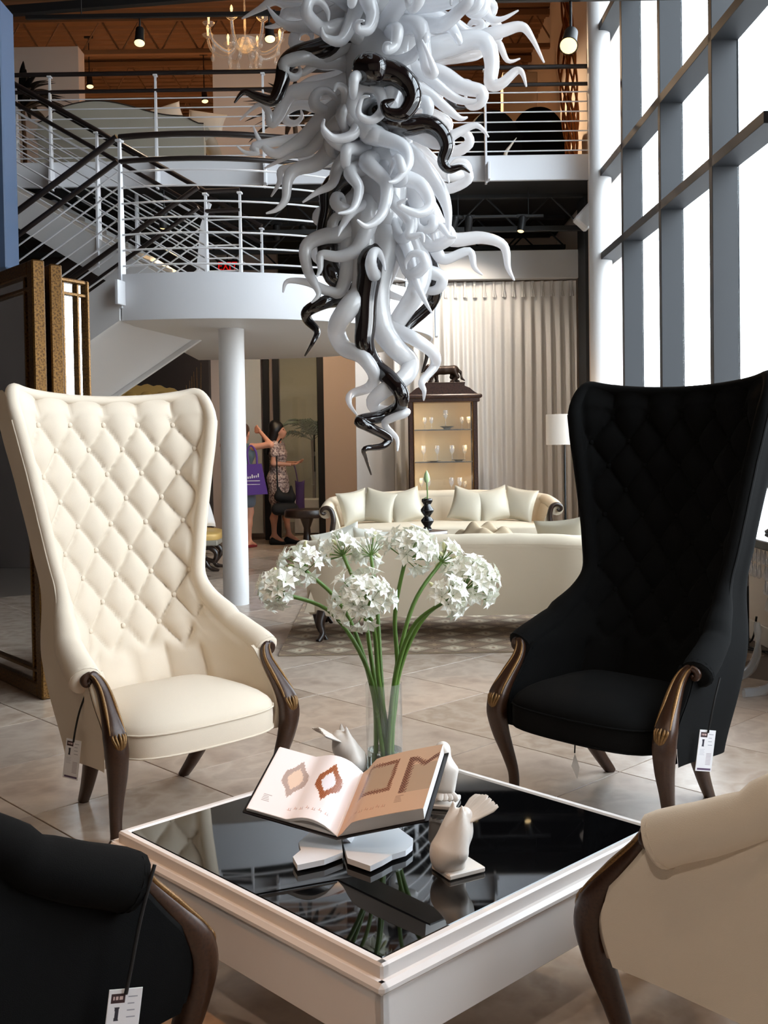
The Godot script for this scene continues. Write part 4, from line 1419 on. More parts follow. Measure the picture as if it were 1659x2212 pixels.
func build_landing() -> void:
	var l := thing("staircase", "white steel staircase with curved landing and dark handrails", "staircase")
	var deck := PackedVector2Array()
	var arc := PackedVector3Array()
	for k in 49:
		var a := deg_to_rad(lerpf(105.0, -90.0, k / 48.0))
		var p := LC + Vector3(cos(a), 0, sin(a)) * LR
		deck.append(Vector2(p.x, -p.z))
		arc.append(p)
	deck.append(Vector2(-2.25, 12.8))
	var flat := Transform3D(Basis(Vector3.RIGHT, -PI / 2), Vector3.ZERO)
	part(l, "deck", moved(prism(deck, 0.06), flat), mats["white_paint"], Vector3(0, LY - 0.03, 0))
	part(l, "soffit", moved(prism(deck, 0.03), flat), mats["white_paint"], Vector3(0, LY - 0.365, 0))
	var rows := []
	for p in arc:
		var n: Vector3 = (p - LC).normalized()
		rows.append(PackedVector3Array([p - n * 0.02 + Vector3(0, LY - 0.38, 0), p + n * 0.02 + Vector3(0, LY - 0.38, 0), p + n * 0.02 + Vector3(0, LY + 0.0, 0), p - n * 0.02 + Vector3(0, LY, 0)]))
	part(l, "fascia", grid(rows, true, true, true, true), mats["white_steel"])
	part(l, "lip", tube(arc, [0.012, 0.012], 8), mats["white_steel"], Vector3(0, LY - 0.37, 0))
	part(l, "end_plate", box(0.03, 1.2, 0.16, 0.004), mats["white_steel"], Vector3(0.56, 3.12, -10.72))
	part(l, "column", lathe([[0.116, 0.0], [0.116, LY - 0.38]], 36), mats["white_paint"], Vector3(-1.36, 0, -9.43), "round white column under the landing")
	var front := PackedVector3Array()
	for k in 33:
		front.append(arc[k] + Vector3(0, LY, 0))
	railing(l, "railing", front, [0, 32])
	# lower flight down to the left, upper flight up to the left behind it
	var top := Vector3(-2.16, LY, -8.66)
	flight(l, top, 0.60, 4.75, 1.75)
	var line := func(a: Vector3, drop: float, run: float) -> PackedVector3Array:
		var r := PackedVector3Array()
		for k in 9:
			r.append(a + SD * (run * k / 8.0) + Vector3(0, -drop * run * k / 8.0, 0))
		return r
	railing(l, "railing", line.call(top, 0.60, 4.4), [4, 8])
	railing(l, "railing", line.call(top + SP * 1.75, 0.60, 4.4), [3, 7])
	var up := Vector3(-2.16, LY, -8.66) + SP * 1.95
	flight(l, up, -0.60, 3.13, 1.75)
	railing(l, "railing", line.call(up, -0.60, 3.13), [0, 3, 6])
	railing(l, "railing", line.call(up + SP * 1.75, -0.60, 3.13), [0, 4, 8])
	# short return rail at the head of the landing
	railing(l, "railing", PackedVector3Array([up + Vector3(0.0, 0, 0.02), up + Vector3(0.35, 0, 0.05)]), [0, 1])
	var fin := PackedVector2Array([Vector2(-0.09, 0.0), Vector2(0.07, 0.0), Vector2(0.07, 0.95), Vector2(0.12, 1.08), Vector2(0.09, 1.1), Vector2(0.0, 0.86)])
	part(l, "newel_fin", prism(fin, 0.03), mats["white_steel"], Vector3(-1.87, LY, -10.9))

# ---------------------------------------------------------------- mezzanine
func build_mezzanine() -> void:
	var m := struct("floor_mezzanine", box(10.6, 0.22, 14.8, 0.004), mat("mezz_under", rgb8(12, 12, 13), 0.8), Vector3(-2.7, 4.58, -19.62), "mezzanine floor with black underside")
	part(m, "fascia", box(10.6, 0.29, 0.05, 0.004), mats["white_steel"], Vector3(0, 0.03, 7.42), "white steel edge beam")
	part(m, "floor_cover", box(10.5, 0.03, 14.6, 0.002), mat("mezz_floor", rgb8(126, 104, 84), 0.5), Vector3(0, 0.125, -0.05))
	# black open joists under it
	for k in 4:
		var j := []
		j.append(moved(box(10.4, 0.05, 0.08), shift(0, 0.2, 0)))
		j.append(moved(box(10.4, 0.06, 0.08), shift(0, -0.2, 0)))
		for q in 13:
			var x := -5.2 + q * 0.8
			j.append(rod(Vector3(x, -0.2, 0), Vector3(x + 0.4, 0.2, 0), 0.012, 6))
			j.append(rod(Vector3(x + 0.4, 0.2, 0), Vector3(x + 0.8, -0.2, 0), 0.012, 6))
		part(m, "joist", join(j), mat("joist_black", rgb8(34, 36, 38), 0.6), Vector3(0, -0.33, 6.7 - k * 1.25))
	var r := thing("mezzanine_railing", "white bar railing along the mezzanine edge", "railing")
	railing(r, "handrail", PackedVector3Array([Vector3(-6.3, 4.72, -12.14), Vector3(-5.03, 4.72, -12.14), Vector3(-3.79, 4.72, -12.14), Vector3(-2.57, 4.72, -12.14), Vector3(-1.33, 4.72, -12.14), Vector3(-0.05, 4.72, -12.14), Vector3(1.235, 4.72, -12.14), Vector3(2.515, 4.72, -12.14)]), [1, 2, 3, 4, 5, 6, 7], 1.03, 7, 0.3)
	# cream partitions upstairs
	struct("wall_partition", box(1.9, 2.42, 0.3, 0.004), mats["cream_wall"], Vector3(-5.2, 5.93, -15.1))
	struct("wall_partition", box(1.7, 2.55, 0.3, 0.004), mats["cream_wall"], Vector3(-1.5, 6.0, -15.1))

# ---------------------------------------------------------------- furniture on the mezzanine
func build_upstairs() -> void:
	var fy := 4.735
	# camel-back settee seen from behind
	var t := thing("camelback_settee", "grey green camelback settee seen through the mezzanine railing", "sofa", Vector3(-3.2, fy, -13.1))
	var fab := mat("settee_grey", rgb8(190, 186, 170), 0.75)
	var top := func(x: float) -> float:
		return 0.80 + 0.20 * pow(cos(clampf((x + 0.3) * 1.5, -PI / 2, PI / 2)), 2.0) - 0.10 * smoothstep(0.75, 1.0, absf(x))
	var o := PackedVector2Array([Vector2(-1.03, 0.1)])
	var pipe := PackedVector3Array()
	for k in 33:
		var x := lerpf(-1.03, 1.03, k / 32.0)
		o.append(Vector2(x, top.call(x)))
		pipe.append(Vector3(x, top.call(x), 0.075))
	o.append(Vector2(1.03, 0.1))
	part(t, "back", prism(o, 0.14), fab)
	part(t, "piping", tube(pipe, [0.008, 0.008], 6), mat("piping_dark", rgb8(60, 52, 46), 0.6))
	part(t, "seat", cushion_mesh(2.0, 0.75, 0.1, 0.42, 0.05), fab, Vector3(0, 0, -0.42))
	for s in [-1.0, 1.0]:
		part(t, "arm", tube(smooth_path([Vector3(s * 1.0, 0.6, 0.0), Vector3(s * 1.02, 0.6, -0.4), Vector3(s * 1.04, 0.52, -0.75)], 4), [0.1, 0.1, 0.09], 14), fab)
		part(t, "leg", lathe([[0.02, 0.0], [0.035, 0.12]], 10), mats["dark_wood"], Vector3(s * 0.92, 0, -0.05))
		part(t, "leg", lathe([[0.02, 0.0], [0.035, 0.12]], 10), mats["dark_wood"], Vector3(s * 0.92, 0, -0.72))
	for e in [[-2.72, 0.98, 20.0, "cream cushion tilted over the right of the settee back"], [-2.2, 0.9, -10.0, "second cream cushion at the right end of the settee"]]:
		var c := single("settee_cushion", pillow_mesh(0.5, 0.34, 0.16), mat("ivory_silk", rgb8(232, 222, 204), 0.5), e[3], "cushion", Vector3(e[0], fy + e[1] - 0.1, -13.36), 0.0, "cushions on the mezzanine settee")
		c.transform = Transform3D(Basis(Vector3.RIGHT, -0.3) * Basis(Vector3.BACK, deg_to_rad(e[2])), c.position)
	palm("black_palm", "spiky black palm upstairs at the left behind the railing", Vector3(-4.72, fy, -13.95), 40, 0.8, 1.2, mat("black_leaf", rgb8(16, 16, 18), 0.5), 5, 0.05, false)
	palm("black_palm", "spiky black palm upstairs behind the glass sculpture", Vector3(-1.05, fy, -13.2), 34, 0.85, 0.7, mats["black_leaf"], 6, 0.05, false)
	# black armchairs at the right
	for e in [[1.42, -13.0, 0.35, 0.78, "low black armchair upstairs behind the railing, left of the tall one"], [2.08, -13.75, -0.2, 1.05, "taller black armchair upstairs beside the right wall"]]:
		var a := thing("black_armchair", e[4], "chair", Vector3(e[0], fy, e[1]), e[2], "black armchairs on the mezzanine")
		var oo := PackedVector2Array([Vector2(-0.36, 0.12)])
		for k in 17:
			var x := lerpf(-0.36, 0.36, k / 16.0)
			oo.append(Vector2(x, e[3] - 0.3 * pow(absf(x) / 0.36, 2.5)))
		oo.append(Vector2(0.36, 0.12))
		part(a, "back", prism(oo, 0.12), mats["black_fabric"])
		part(a, "seat", cushion_mesh(0.7, 0.6, 0.12, 0.4, 0.06), mats["black_fabric"], Vector3(0, 0, -0.32))
		for s in [-1.0, 1.0]:
			part(a, "arm", tube(smooth_path([Vector3(s * 0.34, 0.5, 0), Vector3(s * 0.36, 0.52, -0.3), Vector3(s * 0.36, 0.45, -0.58)], 4), [0.07, 0.07, 0.06], 12), mats["black_fabric"])
			part(a, "leg", lathe([[0.015, 0.0], [0.03, 0.14]], 10), mats["dark_wood"], Vector3(s * 0.3, 0, -0.05))
			part(a, "leg", lathe([[0.015, 0.0], [0.03, 0.14]], 10), mats["dark_wood"], Vector3(s * 0.3, 0, -0.56))
	single("ivory_tusk", tube(smooth_path([Vector3(0, 0, 0), Vector3(0.0, 0.1, 0), Vector3(0.06, 0.19, 0), Vector3(0.13, 0.28, 0)], 6), [0.028, 0.022, 0.014, 0.003], 12), mat("ivory", rgb8(232, 222, 206), 0.3), "curved ivory coloured tusk ornament on the mezzanine edge", "ornament", Vector3(1.5, fy + 0.01, -12.42))
	# tall gilt sculpture of crumpled strips at the right
	var g := thing("gilt_sculpture", "tall dark gilt metal sculpture upstairs beside the right wall", "sculpture", Vector3(2.3, fy, -12.75))
	part(g, "base", lathe([[0.12, 0.0], [0.12, 0.04], [0.03, 0.08]], 20), mats["black_metal"])
	for k in 9:
		var a := k * 0.7
		var pts := []
		for q in 9:
			var h := q / 8.0
			pts.append(Vector3(cos(a + h * 5.0) * (0.05 + 0.07 * sin(PI * h + k)), 0.06 + h * 1.95, sin(a + h * 5.0) * (0.05 + 0.06 * sin(PI * h + k))))
		part(g, "strip", tube(smooth_path(pts, 4), [0.014, 0.02, 0.012, 0.02, 0.01], 6, 0.35), mat("copper_gilt", rgb8(150, 92, 48), 0.22, 0.9))
	struct("wall_pier", box(0.5, 2.0, 0.3, 0.004), mat("taupe_wall", rgb8(150, 132, 114), 0.7), Vector3(2.05, 5.75, -15.3))
	# clear glass chandelier with candle lamps
	var c := thing("crystal_chandelier", "clear blown glass chandelier with lit candle lamps upstairs", "chandelier", Vector3(-1.62, 6.3, -12.9))
	var gm := mat("murano", Color(0.9, 0.88, 0.85, 0.2), 0.04, 0.0, 0.9)
	gm.transparency = BaseMaterial3D.TRANSPARENCY_ALPHA
	part(c, "stem", rod(Vector3(0, 0.0, 0), Vector3(0, 1.68, 0), 0.012), gm)
	part(c, "bowl", lathe([[0.0, -0.06], [0.08, -0.04], [0.13, 0.02], [0.16, 0.1], [0.15, 0.1], [0.1, 0.02], [0.0, -0.02]], 20), gm)
	for k in 8:
		var a := TAU * k / 8.0 + 0.2
		var d := Vector3(cos(a), 0, sin(a))
		part(c, "arm", tube(smooth_path([d * 0.06 + Vector3(0, 0.1, 0), d * 0.22 + Vector3(0, -0.08, 0), d * 0.42 + Vector3(0, 0.0, 0), d * 0.48 + Vector3(0, 0.16, 0)], 5), [0.022, 0.02, 0.018], 10), gm)
		part(c, "cup", lathe([[0.02, 0.0], [0.06, 0.03], [0.075, 0.05], [0.06, 0.045], [0.0, 0.02]], 14), gm, d * 0.48 + Vector3(0, 0.16, 0))
		part(c, "candle_lamp", lathe([[0.012, 0.0], [0.012, 0.06], [0.018, 0.09], [0.012, 0.12], [0.0, 0.14]], 10), lit("candle", Color(1, 0.84, 0.6), 4.0), d * 0.48 + Vector3(0, 0.2, 0))
		part(c, "drop", lathe([[0.0, -0.1], [0.022, -0.08], [0.028, -0.05], [0.01, 0.0], [0.0, 0.02]], 10), gm, d * 0.42 + Vector3(0, -0.03, 0))
		part(c, "drop", lathe([[0.0, -0.1], [0.022, -0.08], [0.028, -0.05], [0.01, 0.0], [0.0, 0.02]], 10), gm, d * 0.2 + Vector3(0, -0.1, 0))
	var l := OmniLight3D.new()
	l.name = "chandelier_light"
	l.position = Vector3(0, 0.35, 0)
	l.light_color = Color(1, 0.74, 0.42)
	l.light_energy = 1.2
	l.light_size = 0.3
	l.shadow_enabled = true
	l.omni_range = 30
	c.add_child(l)

# ---------------------------------------------------------------- sofas and the far seating group
func pillow_mesh(w: float, h: float, t: float) -> ArrayMesh:
	var rows := []
	var n := 22
	for side in [1.0, -1.0]:
		for i in n + 1:
			var v := -1.0 + 2.0 * i / n
			if side < 0: v = -v
			var row := PackedVector3Array()
			for j in n + 1:
				var u := -1.0 + 2.0 * j / n
				var pinch_x := 1.0 - 0.10 * (1.0 - pow(absf(v), 2.0))
				var pinch_y := 1.0 - 0.10 * (1.0 - pow(absf(u), 2.0))
				var z := pow(maxf((1.0 - u * u) * (1.0 - v * v), 0.0), 0.42)
				var wr := 0.04 * sin(u * 9.0 + v * 4.0) * z * (1.0 - z)
				row.append(Vector3(u * w / 2 * pinch_x, v * h / 2 * pinch_y, side * t / 2 * (z + wr)))
			rows.append(row)
	return grid(rows, false, false)

func cushion_mesh(w: float, d: float, y0: float, y1: float, crown: float, sq := 6.0) -> ArrayMesh:
	var rows := []
	for e in [[0.98, y0], [1.0, y0 + 0.012], [1.0, y1 - 0.02], [0.985, y1], [0.93, y1 + crown * 0.35], [0.8, y1 + crown * 0.7], [0.5, y1 + crown * 0.95], [0.05, y1 + crown]]:
		var r := PackedVector3Array()
		for j in 64:
			var a := -TAU * j / 64.0
			var c := cos(a)
			var s := sin(a)
			var m := 1.0 / pow(pow(absf(c), sq) + pow(absf(s), sq), 1.0 / sq)
			r.append(Vector3(c * m * w / 2 * e[0], e[1], s * m * d / 2 * e[0]))
		rows.append(r)
	return grid(rows, true, false, true, true)

func build_sofa(label: String, at: Vector3, turn: float, w: float, hb: float, seat: float, fabric: Material) -> Node3D:
	var t := thing("sofa", label, "sofa", at, turn, "cream sofas with scroll arms")
	var zed := func(x: float) -> float:
		var a := maxf(0.0, absf(x) - w * 0.33) / (w * 0.17)
		return 0.16 * a * a
	var outer := []
	var inner := []
	var path := PackedVector3Array()
	for i in 14:
		var v := i / 13.0
		var ro := PackedVector3Array()
		var ri := PackedVector3Array()
		for j in 61:
			var x := -w / 2 + w * j / 60.0
			var top: float = hb - 0.05 * pow(absf(x) / (w / 2), 3.0)
			var y := lerpf(0.175, top, v)
			ro.append(Vector3(x * (1.0 - 0.03 * (1.0 - v)), y, zed.call(x) - 0.10 * v))
			ri.append(Vector3(x * 0.97, maxf(y, 0.4), zed.call(x) + 0.16 - 0.06 * v + 0.018 * absf(sin(x * 5.2 * PI / w * 2.0)) * sin(PI * v)))
		outer.append(ro)
		inner.append(ri)
	for j in 61:
		var x := -w / 2 + w * j / 60.0
		path.append(Vector3(x, hb - 0.05 * pow(absf(x) / (w / 2), 3.0) - 0.005, zed.call(x) - 0.025))
	var rad := []
	for j in 61:
		rad.append(0.072 + 0.004 * absf(sin(j / 60.0 * PI * 8.0)))
	part(t, "outer_back", grid(outer, false, true), fabric)
	part(t, "inner_back", grid(inner, false, false), fabric)
	part(t, "top_roll", tube(path, rad, 14), fabric)
	part(t, "seat_frame", cushion_mesh(w - 0.02, 0.84, 0.175, 0.34, 0.0), fabric, Vector3(0, 0, 0.44))
	part(t, "seat_cushion", cushion_mesh(w - 0.16, 0.72, 0.33, seat - 0.05, 0.05), fabric, Vector3(0, 0, 0.52))
	for s in [-1.0, 1.0]:
		var p := smooth_path([Vector3(s * w * 0.5, hb - 0.055, 0.13), Vector3(s * (w * 0.5 + 0.01), hb - 0.06, 0.32), Vector3(s * (w * 0.5 + 0.03), hb - 0.085, 0.55), Vector3(s * (w * 0.5 + 0.045), hb - 0.12, 0.72)], 6)
		part(t, "arm_roll", tube(p, [0.072, 0.072, 0.075], 16), fabric)
		var rows := []
		for i in 16:
			var z := lerpf(0.1, 0.74, i / 15.0)
			var top := hb - 0.05 - 0.07 * smoothstep(0.2, 0.75, z)
			var r := PackedVector3Array()
			for q in 8:
				var v := q / 7.0
				r.append(Vector3(s * (w * 0.5 - 0.05 * sin(PI * v)), lerpf(0.2, top, v), z))
			for q in range(7, -1, -1):
				var v := q / 7.0
				r.append(Vector3(s * (w * 0.5 - 0.1 - 0.03 * sin(PI * v) + 0.05 * v * v), lerpf(0.2, top, v), z))
			rows.append(r)
		part(t, "arm", grid(rows, true, s < 0, true, true), fabric)
		# dark carved arm front
		var c := Vector3(s * (w * 0.5 + 0.045), hb - 0.12, 0.74)
		var sp := [c, c + Vector3(s * 0.02, -0.02, 0.005), c + Vector3(s * 0.045, 0.0, 0.005), c + Vector3(s * 0.03, 0.04, 0.01), c + Vector3(-s * 0.02, 0.05, 0.01), c + Vector3(-s * 0.065, 0.015, 0.01), c + Vector3(-s * 0.085, -0.08, 0.01), c + Vector3(-s * 0.07, -0.2, 0.015), c + Vector3(-s * 0.06, -0.34, 0.02), c + Vector3(-s * 0.075, -0.45, 0.03)]
		part(t, "carved_arm_front", tube(smooth_path(sp, 5), [0.012, 0.016, 0.02, 0.024, 0.028, 0.03, 0.03, 0.026], 10), mats["dark_wood"], Vector3.ZERO, "dark carved scroll")
	for x in [-w * 0.44, w * 0.44]:
		for z in [0.1, 0.76]:
			var f := -1.0 if z < 0.3 else 1.0
			var g := signf(x)
			part(t, "leg", tube(smooth_path([Vector3(x, 0.2, z), Vector3(x + g * 0.02, 0.12, z + f * 0.03), Vector3(x, 0.05, z + f * 0.05), Vector3(x + g * 0.03, 0.0, z + f * 0.09)], 4), [0.045, 0.036, 0.022, 0.02], 10), mats["dark_wood"])
			part(t, "leg_brace", tube(smooth_path([Vector3(x + g * 0.05, 0.19, z), Vector3(x + g * 0.03, 0.1, z), Vector3(x - g * 0.03, 0.0, z + f * 0.02)], 4), [0.026, 0.02, 0.014], 8), mats["dark_wood"])
	return t

func rug_image() -> ImageTexture:
	var n := 128
	var im := Image.create(n, n, false, Image.FORMAT_RGB8)
	for y in n:
		for x in n:
			var u := fposmod(float(x) / n, 1.0) - 0.5
			var v := fposmod(float(y) / n, 1.0) - 0.5
			var d := absf(u) + absf(v)
			var c := rgb8(140, 118, 98)
			if d < 0.47: c = rgb8(176, 160, 138)
			if absf(d - 0.48) < 0.025: c = rgb8(92, 72, 58)
			elif absf(d - 0.40) < 0.018: c = rgb8(118, 96, 72)
			var r := sqrt(u * u + v * v)
			if r < 0.16 + 0.05 * cos(6.0 * atan2(v, u)): c = rgb8(206, 192, 168)
			if r < 0.05: c = rgb8(130, 92, 64)
			var uu := 0.5 - absf(u)
			var vv := 0.5 - absf(v)
			var r2 := sqrt(uu * uu + vv * vv)
			if r2 < 0.13 + 0.05 * cos(4.0 * atan2(vv, uu)): c = rgb8(170, 146, 118)
			im.set_pixel(x, y, c)
	return ImageTexture.create_from_image(im)

func goblet_mesh(h: float, r: float) -> ArrayMesh:
	return lathe([[r * 0.8, 0.0], [r * 0.75, h * 0.015], [r * 0.12, h * 0.05], [r * 0.1, h * 0.42], [r * 0.5, h * 0.5], [r * 0.95, h * 0.66], [r, h * 0.8], [r * 0.9, h], [r * 0.86, h], [r * 0.95, h * 0.8], [r * 0.9, h * 0.67], [r * 0.44, h * 0.53], [0.0, h * 0.5]], 20)

func build_lounge() -> void:
	var cream := mat("sofa_cream", rgb8(222, 208, 184), 0.8)
	var silk := mat("silk", rgb8(196, 188, 168), 0.38, 0.0, 0.6)
	# rug
	var rg := mat("rug", Color(1, 1, 1), 0.95)
	rg.albedo_texture = rug_image()
	rg.uv1_scale = Vector3(11, 20, 1)
	var r := thing("rug", "brown and cream lattice patterned rug under the two sofas", "rug", Vector3(0.74, 0, -9.75))
	part(r, "pile", grid([PackedVector3Array([Vector3(-1.48, 0.012, 2.68), Vector3(1.48, 0.012, 2.68)]), PackedVector3Array([Vector3(-1.48, 0.012, -2.68), Vector3(1.48, 0.012, -2.68)])]), rg)
	part(r, "backing", box(2.96, 0.009, 5.36, 0.003), mat("rug_edge", rgb8(176, 158, 134), 0.95), Vector3(0, 0.0055, 0))
	build_sofa("cream sofa seen from behind, its outer back towards the flowers", Vector3(0.52, 0.012, -7.50), PI, 2.24, 0.70, 0.44, cream)
	var far := build_sofa("cream sofa with six silk cushions facing the camera before the cabinet", Vector3(0.62, 0.012, -12.1), 0.0, 2.44, 0.80, 0.55, cream)
	# cushions
	var pm := pillow_mesh(0.39, 0.39, 0.16)
	var spots := [[-0.33, 8.0, 0.5, "leftmost silk cushion on the far sofa, by its left arm"], [-0.06, -12.0, -0.2, "second silk cushion from the left on the far sofa"], [0.24, 14.0, 0.1, "third silk cushion from the left on the far sofa"], [0.93, -14.0, -0.1, "third silk cushion from the right on the far sofa"], [1.22, 12.0, 0.15, "second silk cushion from the right on the far sofa"], [1.5, -9.0, -0.45, "rightmost silk cushion on the far sofa, by its right arm"]]
	for s in spots:
		var o := single("silk_cushion", pm, silk, s[3], "cushion", Vector3(s[0], 0.73, -11.62), 0.0, "silk cushions on the sofas")
		o.transform = Transform3D(Basis(Vector3.UP, s[2]) * Basis(Vector3.RIGHT, -0.3) * Basis(Vector3.BACK, deg_to_rad(s[1])), o.position)
	for s in [[-0.36, 0.62, -7.95, 14.0, 0.4, "pale cushion on the near sofa beside its left arm"], [-0.1, 0.6, -8.0, -8.0, 0.2, "second pale cushion on the near sofa behind the white flowers"], [1.36, 0.66, -7.98, 6.0, -0.3, "grey cushion at the right end of the near sofa"]]:
		var o := single("silk_cushion", pm, mat("silk_grey", rgb8(186, 184, 172), 0.4, 0.0, 0.6) if s[0] < 1 else silk, s[5], "cushion", Vector3(s[0], s[1], s[2]), 0.0, "silk cushions on the sofas")
		o.transform = Transform3D(Basis(Vector3.UP, s[4]) * Basis(Vector3.RIGHT, 0.25) * Basis(Vector3.BACK, deg_to_rad(s[3])), o.position)
	# ottoman table between the sofas with books, vase and throw
	var tb := thing("ottoman_table", "low dark table between the two sofas", "table", Vector3(0.62, 0.012, -9.85))
	part(tb, "top", box(1.3, 0.05, 0.8, 0.01), mats["dark_wood"], Vector3(0, 0.475, 0))
	part(tb, "apron", box(1.2, 0.1, 0.7, 0.006), mats["dark_wood"], Vector3(0, 0.40, 0))
	for sx in [-1, 1]:
		for sz in [-1, 1]:
			part(tb, "leg", tube(smooth_path([Vector3(sx * 0.55, 0.36, sz * 0.3), Vector3(sx * 0.6, 0.2, sz * 0.33), Vector3(sx * 0.58, 0.0, sz * 0.34)], 4), [0.04, 0.03, 0.022], 8), mats["dark_wood"])
	var bk := [[0.36, 0.032, 0.26, rgb8(120, 116, 112), "grey book at the bottom of the stack on the sofa table"], [0.32, 0.03, 0.25, rgb8(196, 194, 190), "pale book in the middle of the stack on the sofa table"], [0.3, 0.034, 0.24, rgb8(86, 66, 54), "brown book on top of the stack under the black vase"]]
	var y := 0.513
	for e in bk:
		var t := thing("stacked_book", e[4], "book", Vector3(0.40, y, -9.78), 0.12 * y * 10, "books on the sofa table")
		part(t, "pages", box(e[0] - 0.012, e[1] - 0.008, e[2] - 0.012, 0.001), mats["paper"], Vector3(0.002, e[1] / 2, 0))
		for q in [0.002, e[1] - 0.002]:
			part(t, "cover", box(e[0], 0.004, e[2], 0.001), mat("cover_%d" % int(y * 1000), e[3], 0.5), Vector3(0, q, 0))
		y += e[1] + 0.001
	var vase := thing("black_vase", "black turned vase of stacked bulbs holding one lotus bud", "vase", Vector3(0.40, y, -9.78))
	part(vase, "body", lathe([[0.04, 0.0], [0.045, 0.01], [0.03, 0.04], [0.06, 0.085], [0.06, 0.1], [0.028, 0.135], [0.06, 0.18], [0.062, 0.2], [0.03, 0.24], [0.052, 0.275], [0.05, 0.3], [0.04, 0.3], [0.03, 0.26]], 28), mat("gloss_black", rgb8(12, 12, 13), 0.12, 0.0, 0.6))
	var bud := thing("lotus_bud", "single pale green lotus bud standing in the black vase", "flower", Vector3(0.40, y + 0.12, -9.78))
	part(bud, "stem", tube(smooth_path([Vector3(0, 0, 0), Vector3(0.005, 0.2, 0), Vector3(0, 0.34, 0)], 4), [0.006, 0.006], 8), mat("stem_green", rgb8(96, 128, 60), 0.5))
	part(bud, "bud", lathe([[0.0, 0.32], [0.02, 0.34], [0.03, 0.37], [0.022, 0.41], [0.0, 0.45]], 14), mat("bud_green", rgb8(176, 200, 150), 0.5))
	part(bud, "leaf", moved(ball(0.03, 0.004, 0.02, 6), Transform3D(Basis(Vector3.BACK, 0.5), Vector3(-0.02, 0.185, 0.0))), mats["stem_green"])
	# open magazine beside the books
	var mag := thing("open_magazine", "open magazine lying on the sofa table left of the vase", "magazine", Vector3(0.08, 0.513, -9.72), 0.25)
	for s in [-1.0, 1.0]:
		var rows := []
		for k in 9:
			var u := k / 8.0
			rows.append(PackedVector3Array([Vector3(s * u * 0.2, 0.004 + 0.035 * sin(PI * minf(u * 1.3, 1.0)) , -0.14), Vector3(s * u * 0.2, 0.004 + 0.035 * sin(PI * minf(u * 1.3, 1.0)), 0.14)]))
		part(mag, "page_block", grid(rows, false, s < 0), mat("magazine_grey", rgb8(150, 152, 158), 0.4))
	# throw heaped on the table
	var rows := []
	for i in 29:
		var row := PackedVector3Array()
		for j in 41:
			var u := i / 14.0 - 1.0
			var v := j / 20.0 - 1.0
			var e := maxf(0.0, 1.0 - pow(absf(u), 3.0)) * maxf(0.0, 1.0 - pow(absf(v), 3.0))
			row.append(Vector3(v * 0.33, e * (0.1 + 0.035 * sin(v * 9.0 + u * 5.0) + 0.03 * sin(u * 8.0 - v * 4.0 + 1.0) + 0.04 * exp(-pow((v + 0.3) * 3.0, 2))), -u * 0.24))
		rows.append(row)
	single("throw_blanket", grid(rows), mat("throw", rgb8(176, 156, 128), 0.8), "crumpled beige throw heaped on the sofa table", "blanket", Vector3(0.95, 0.515, -9.75), 0.1)
	build_cabinet()

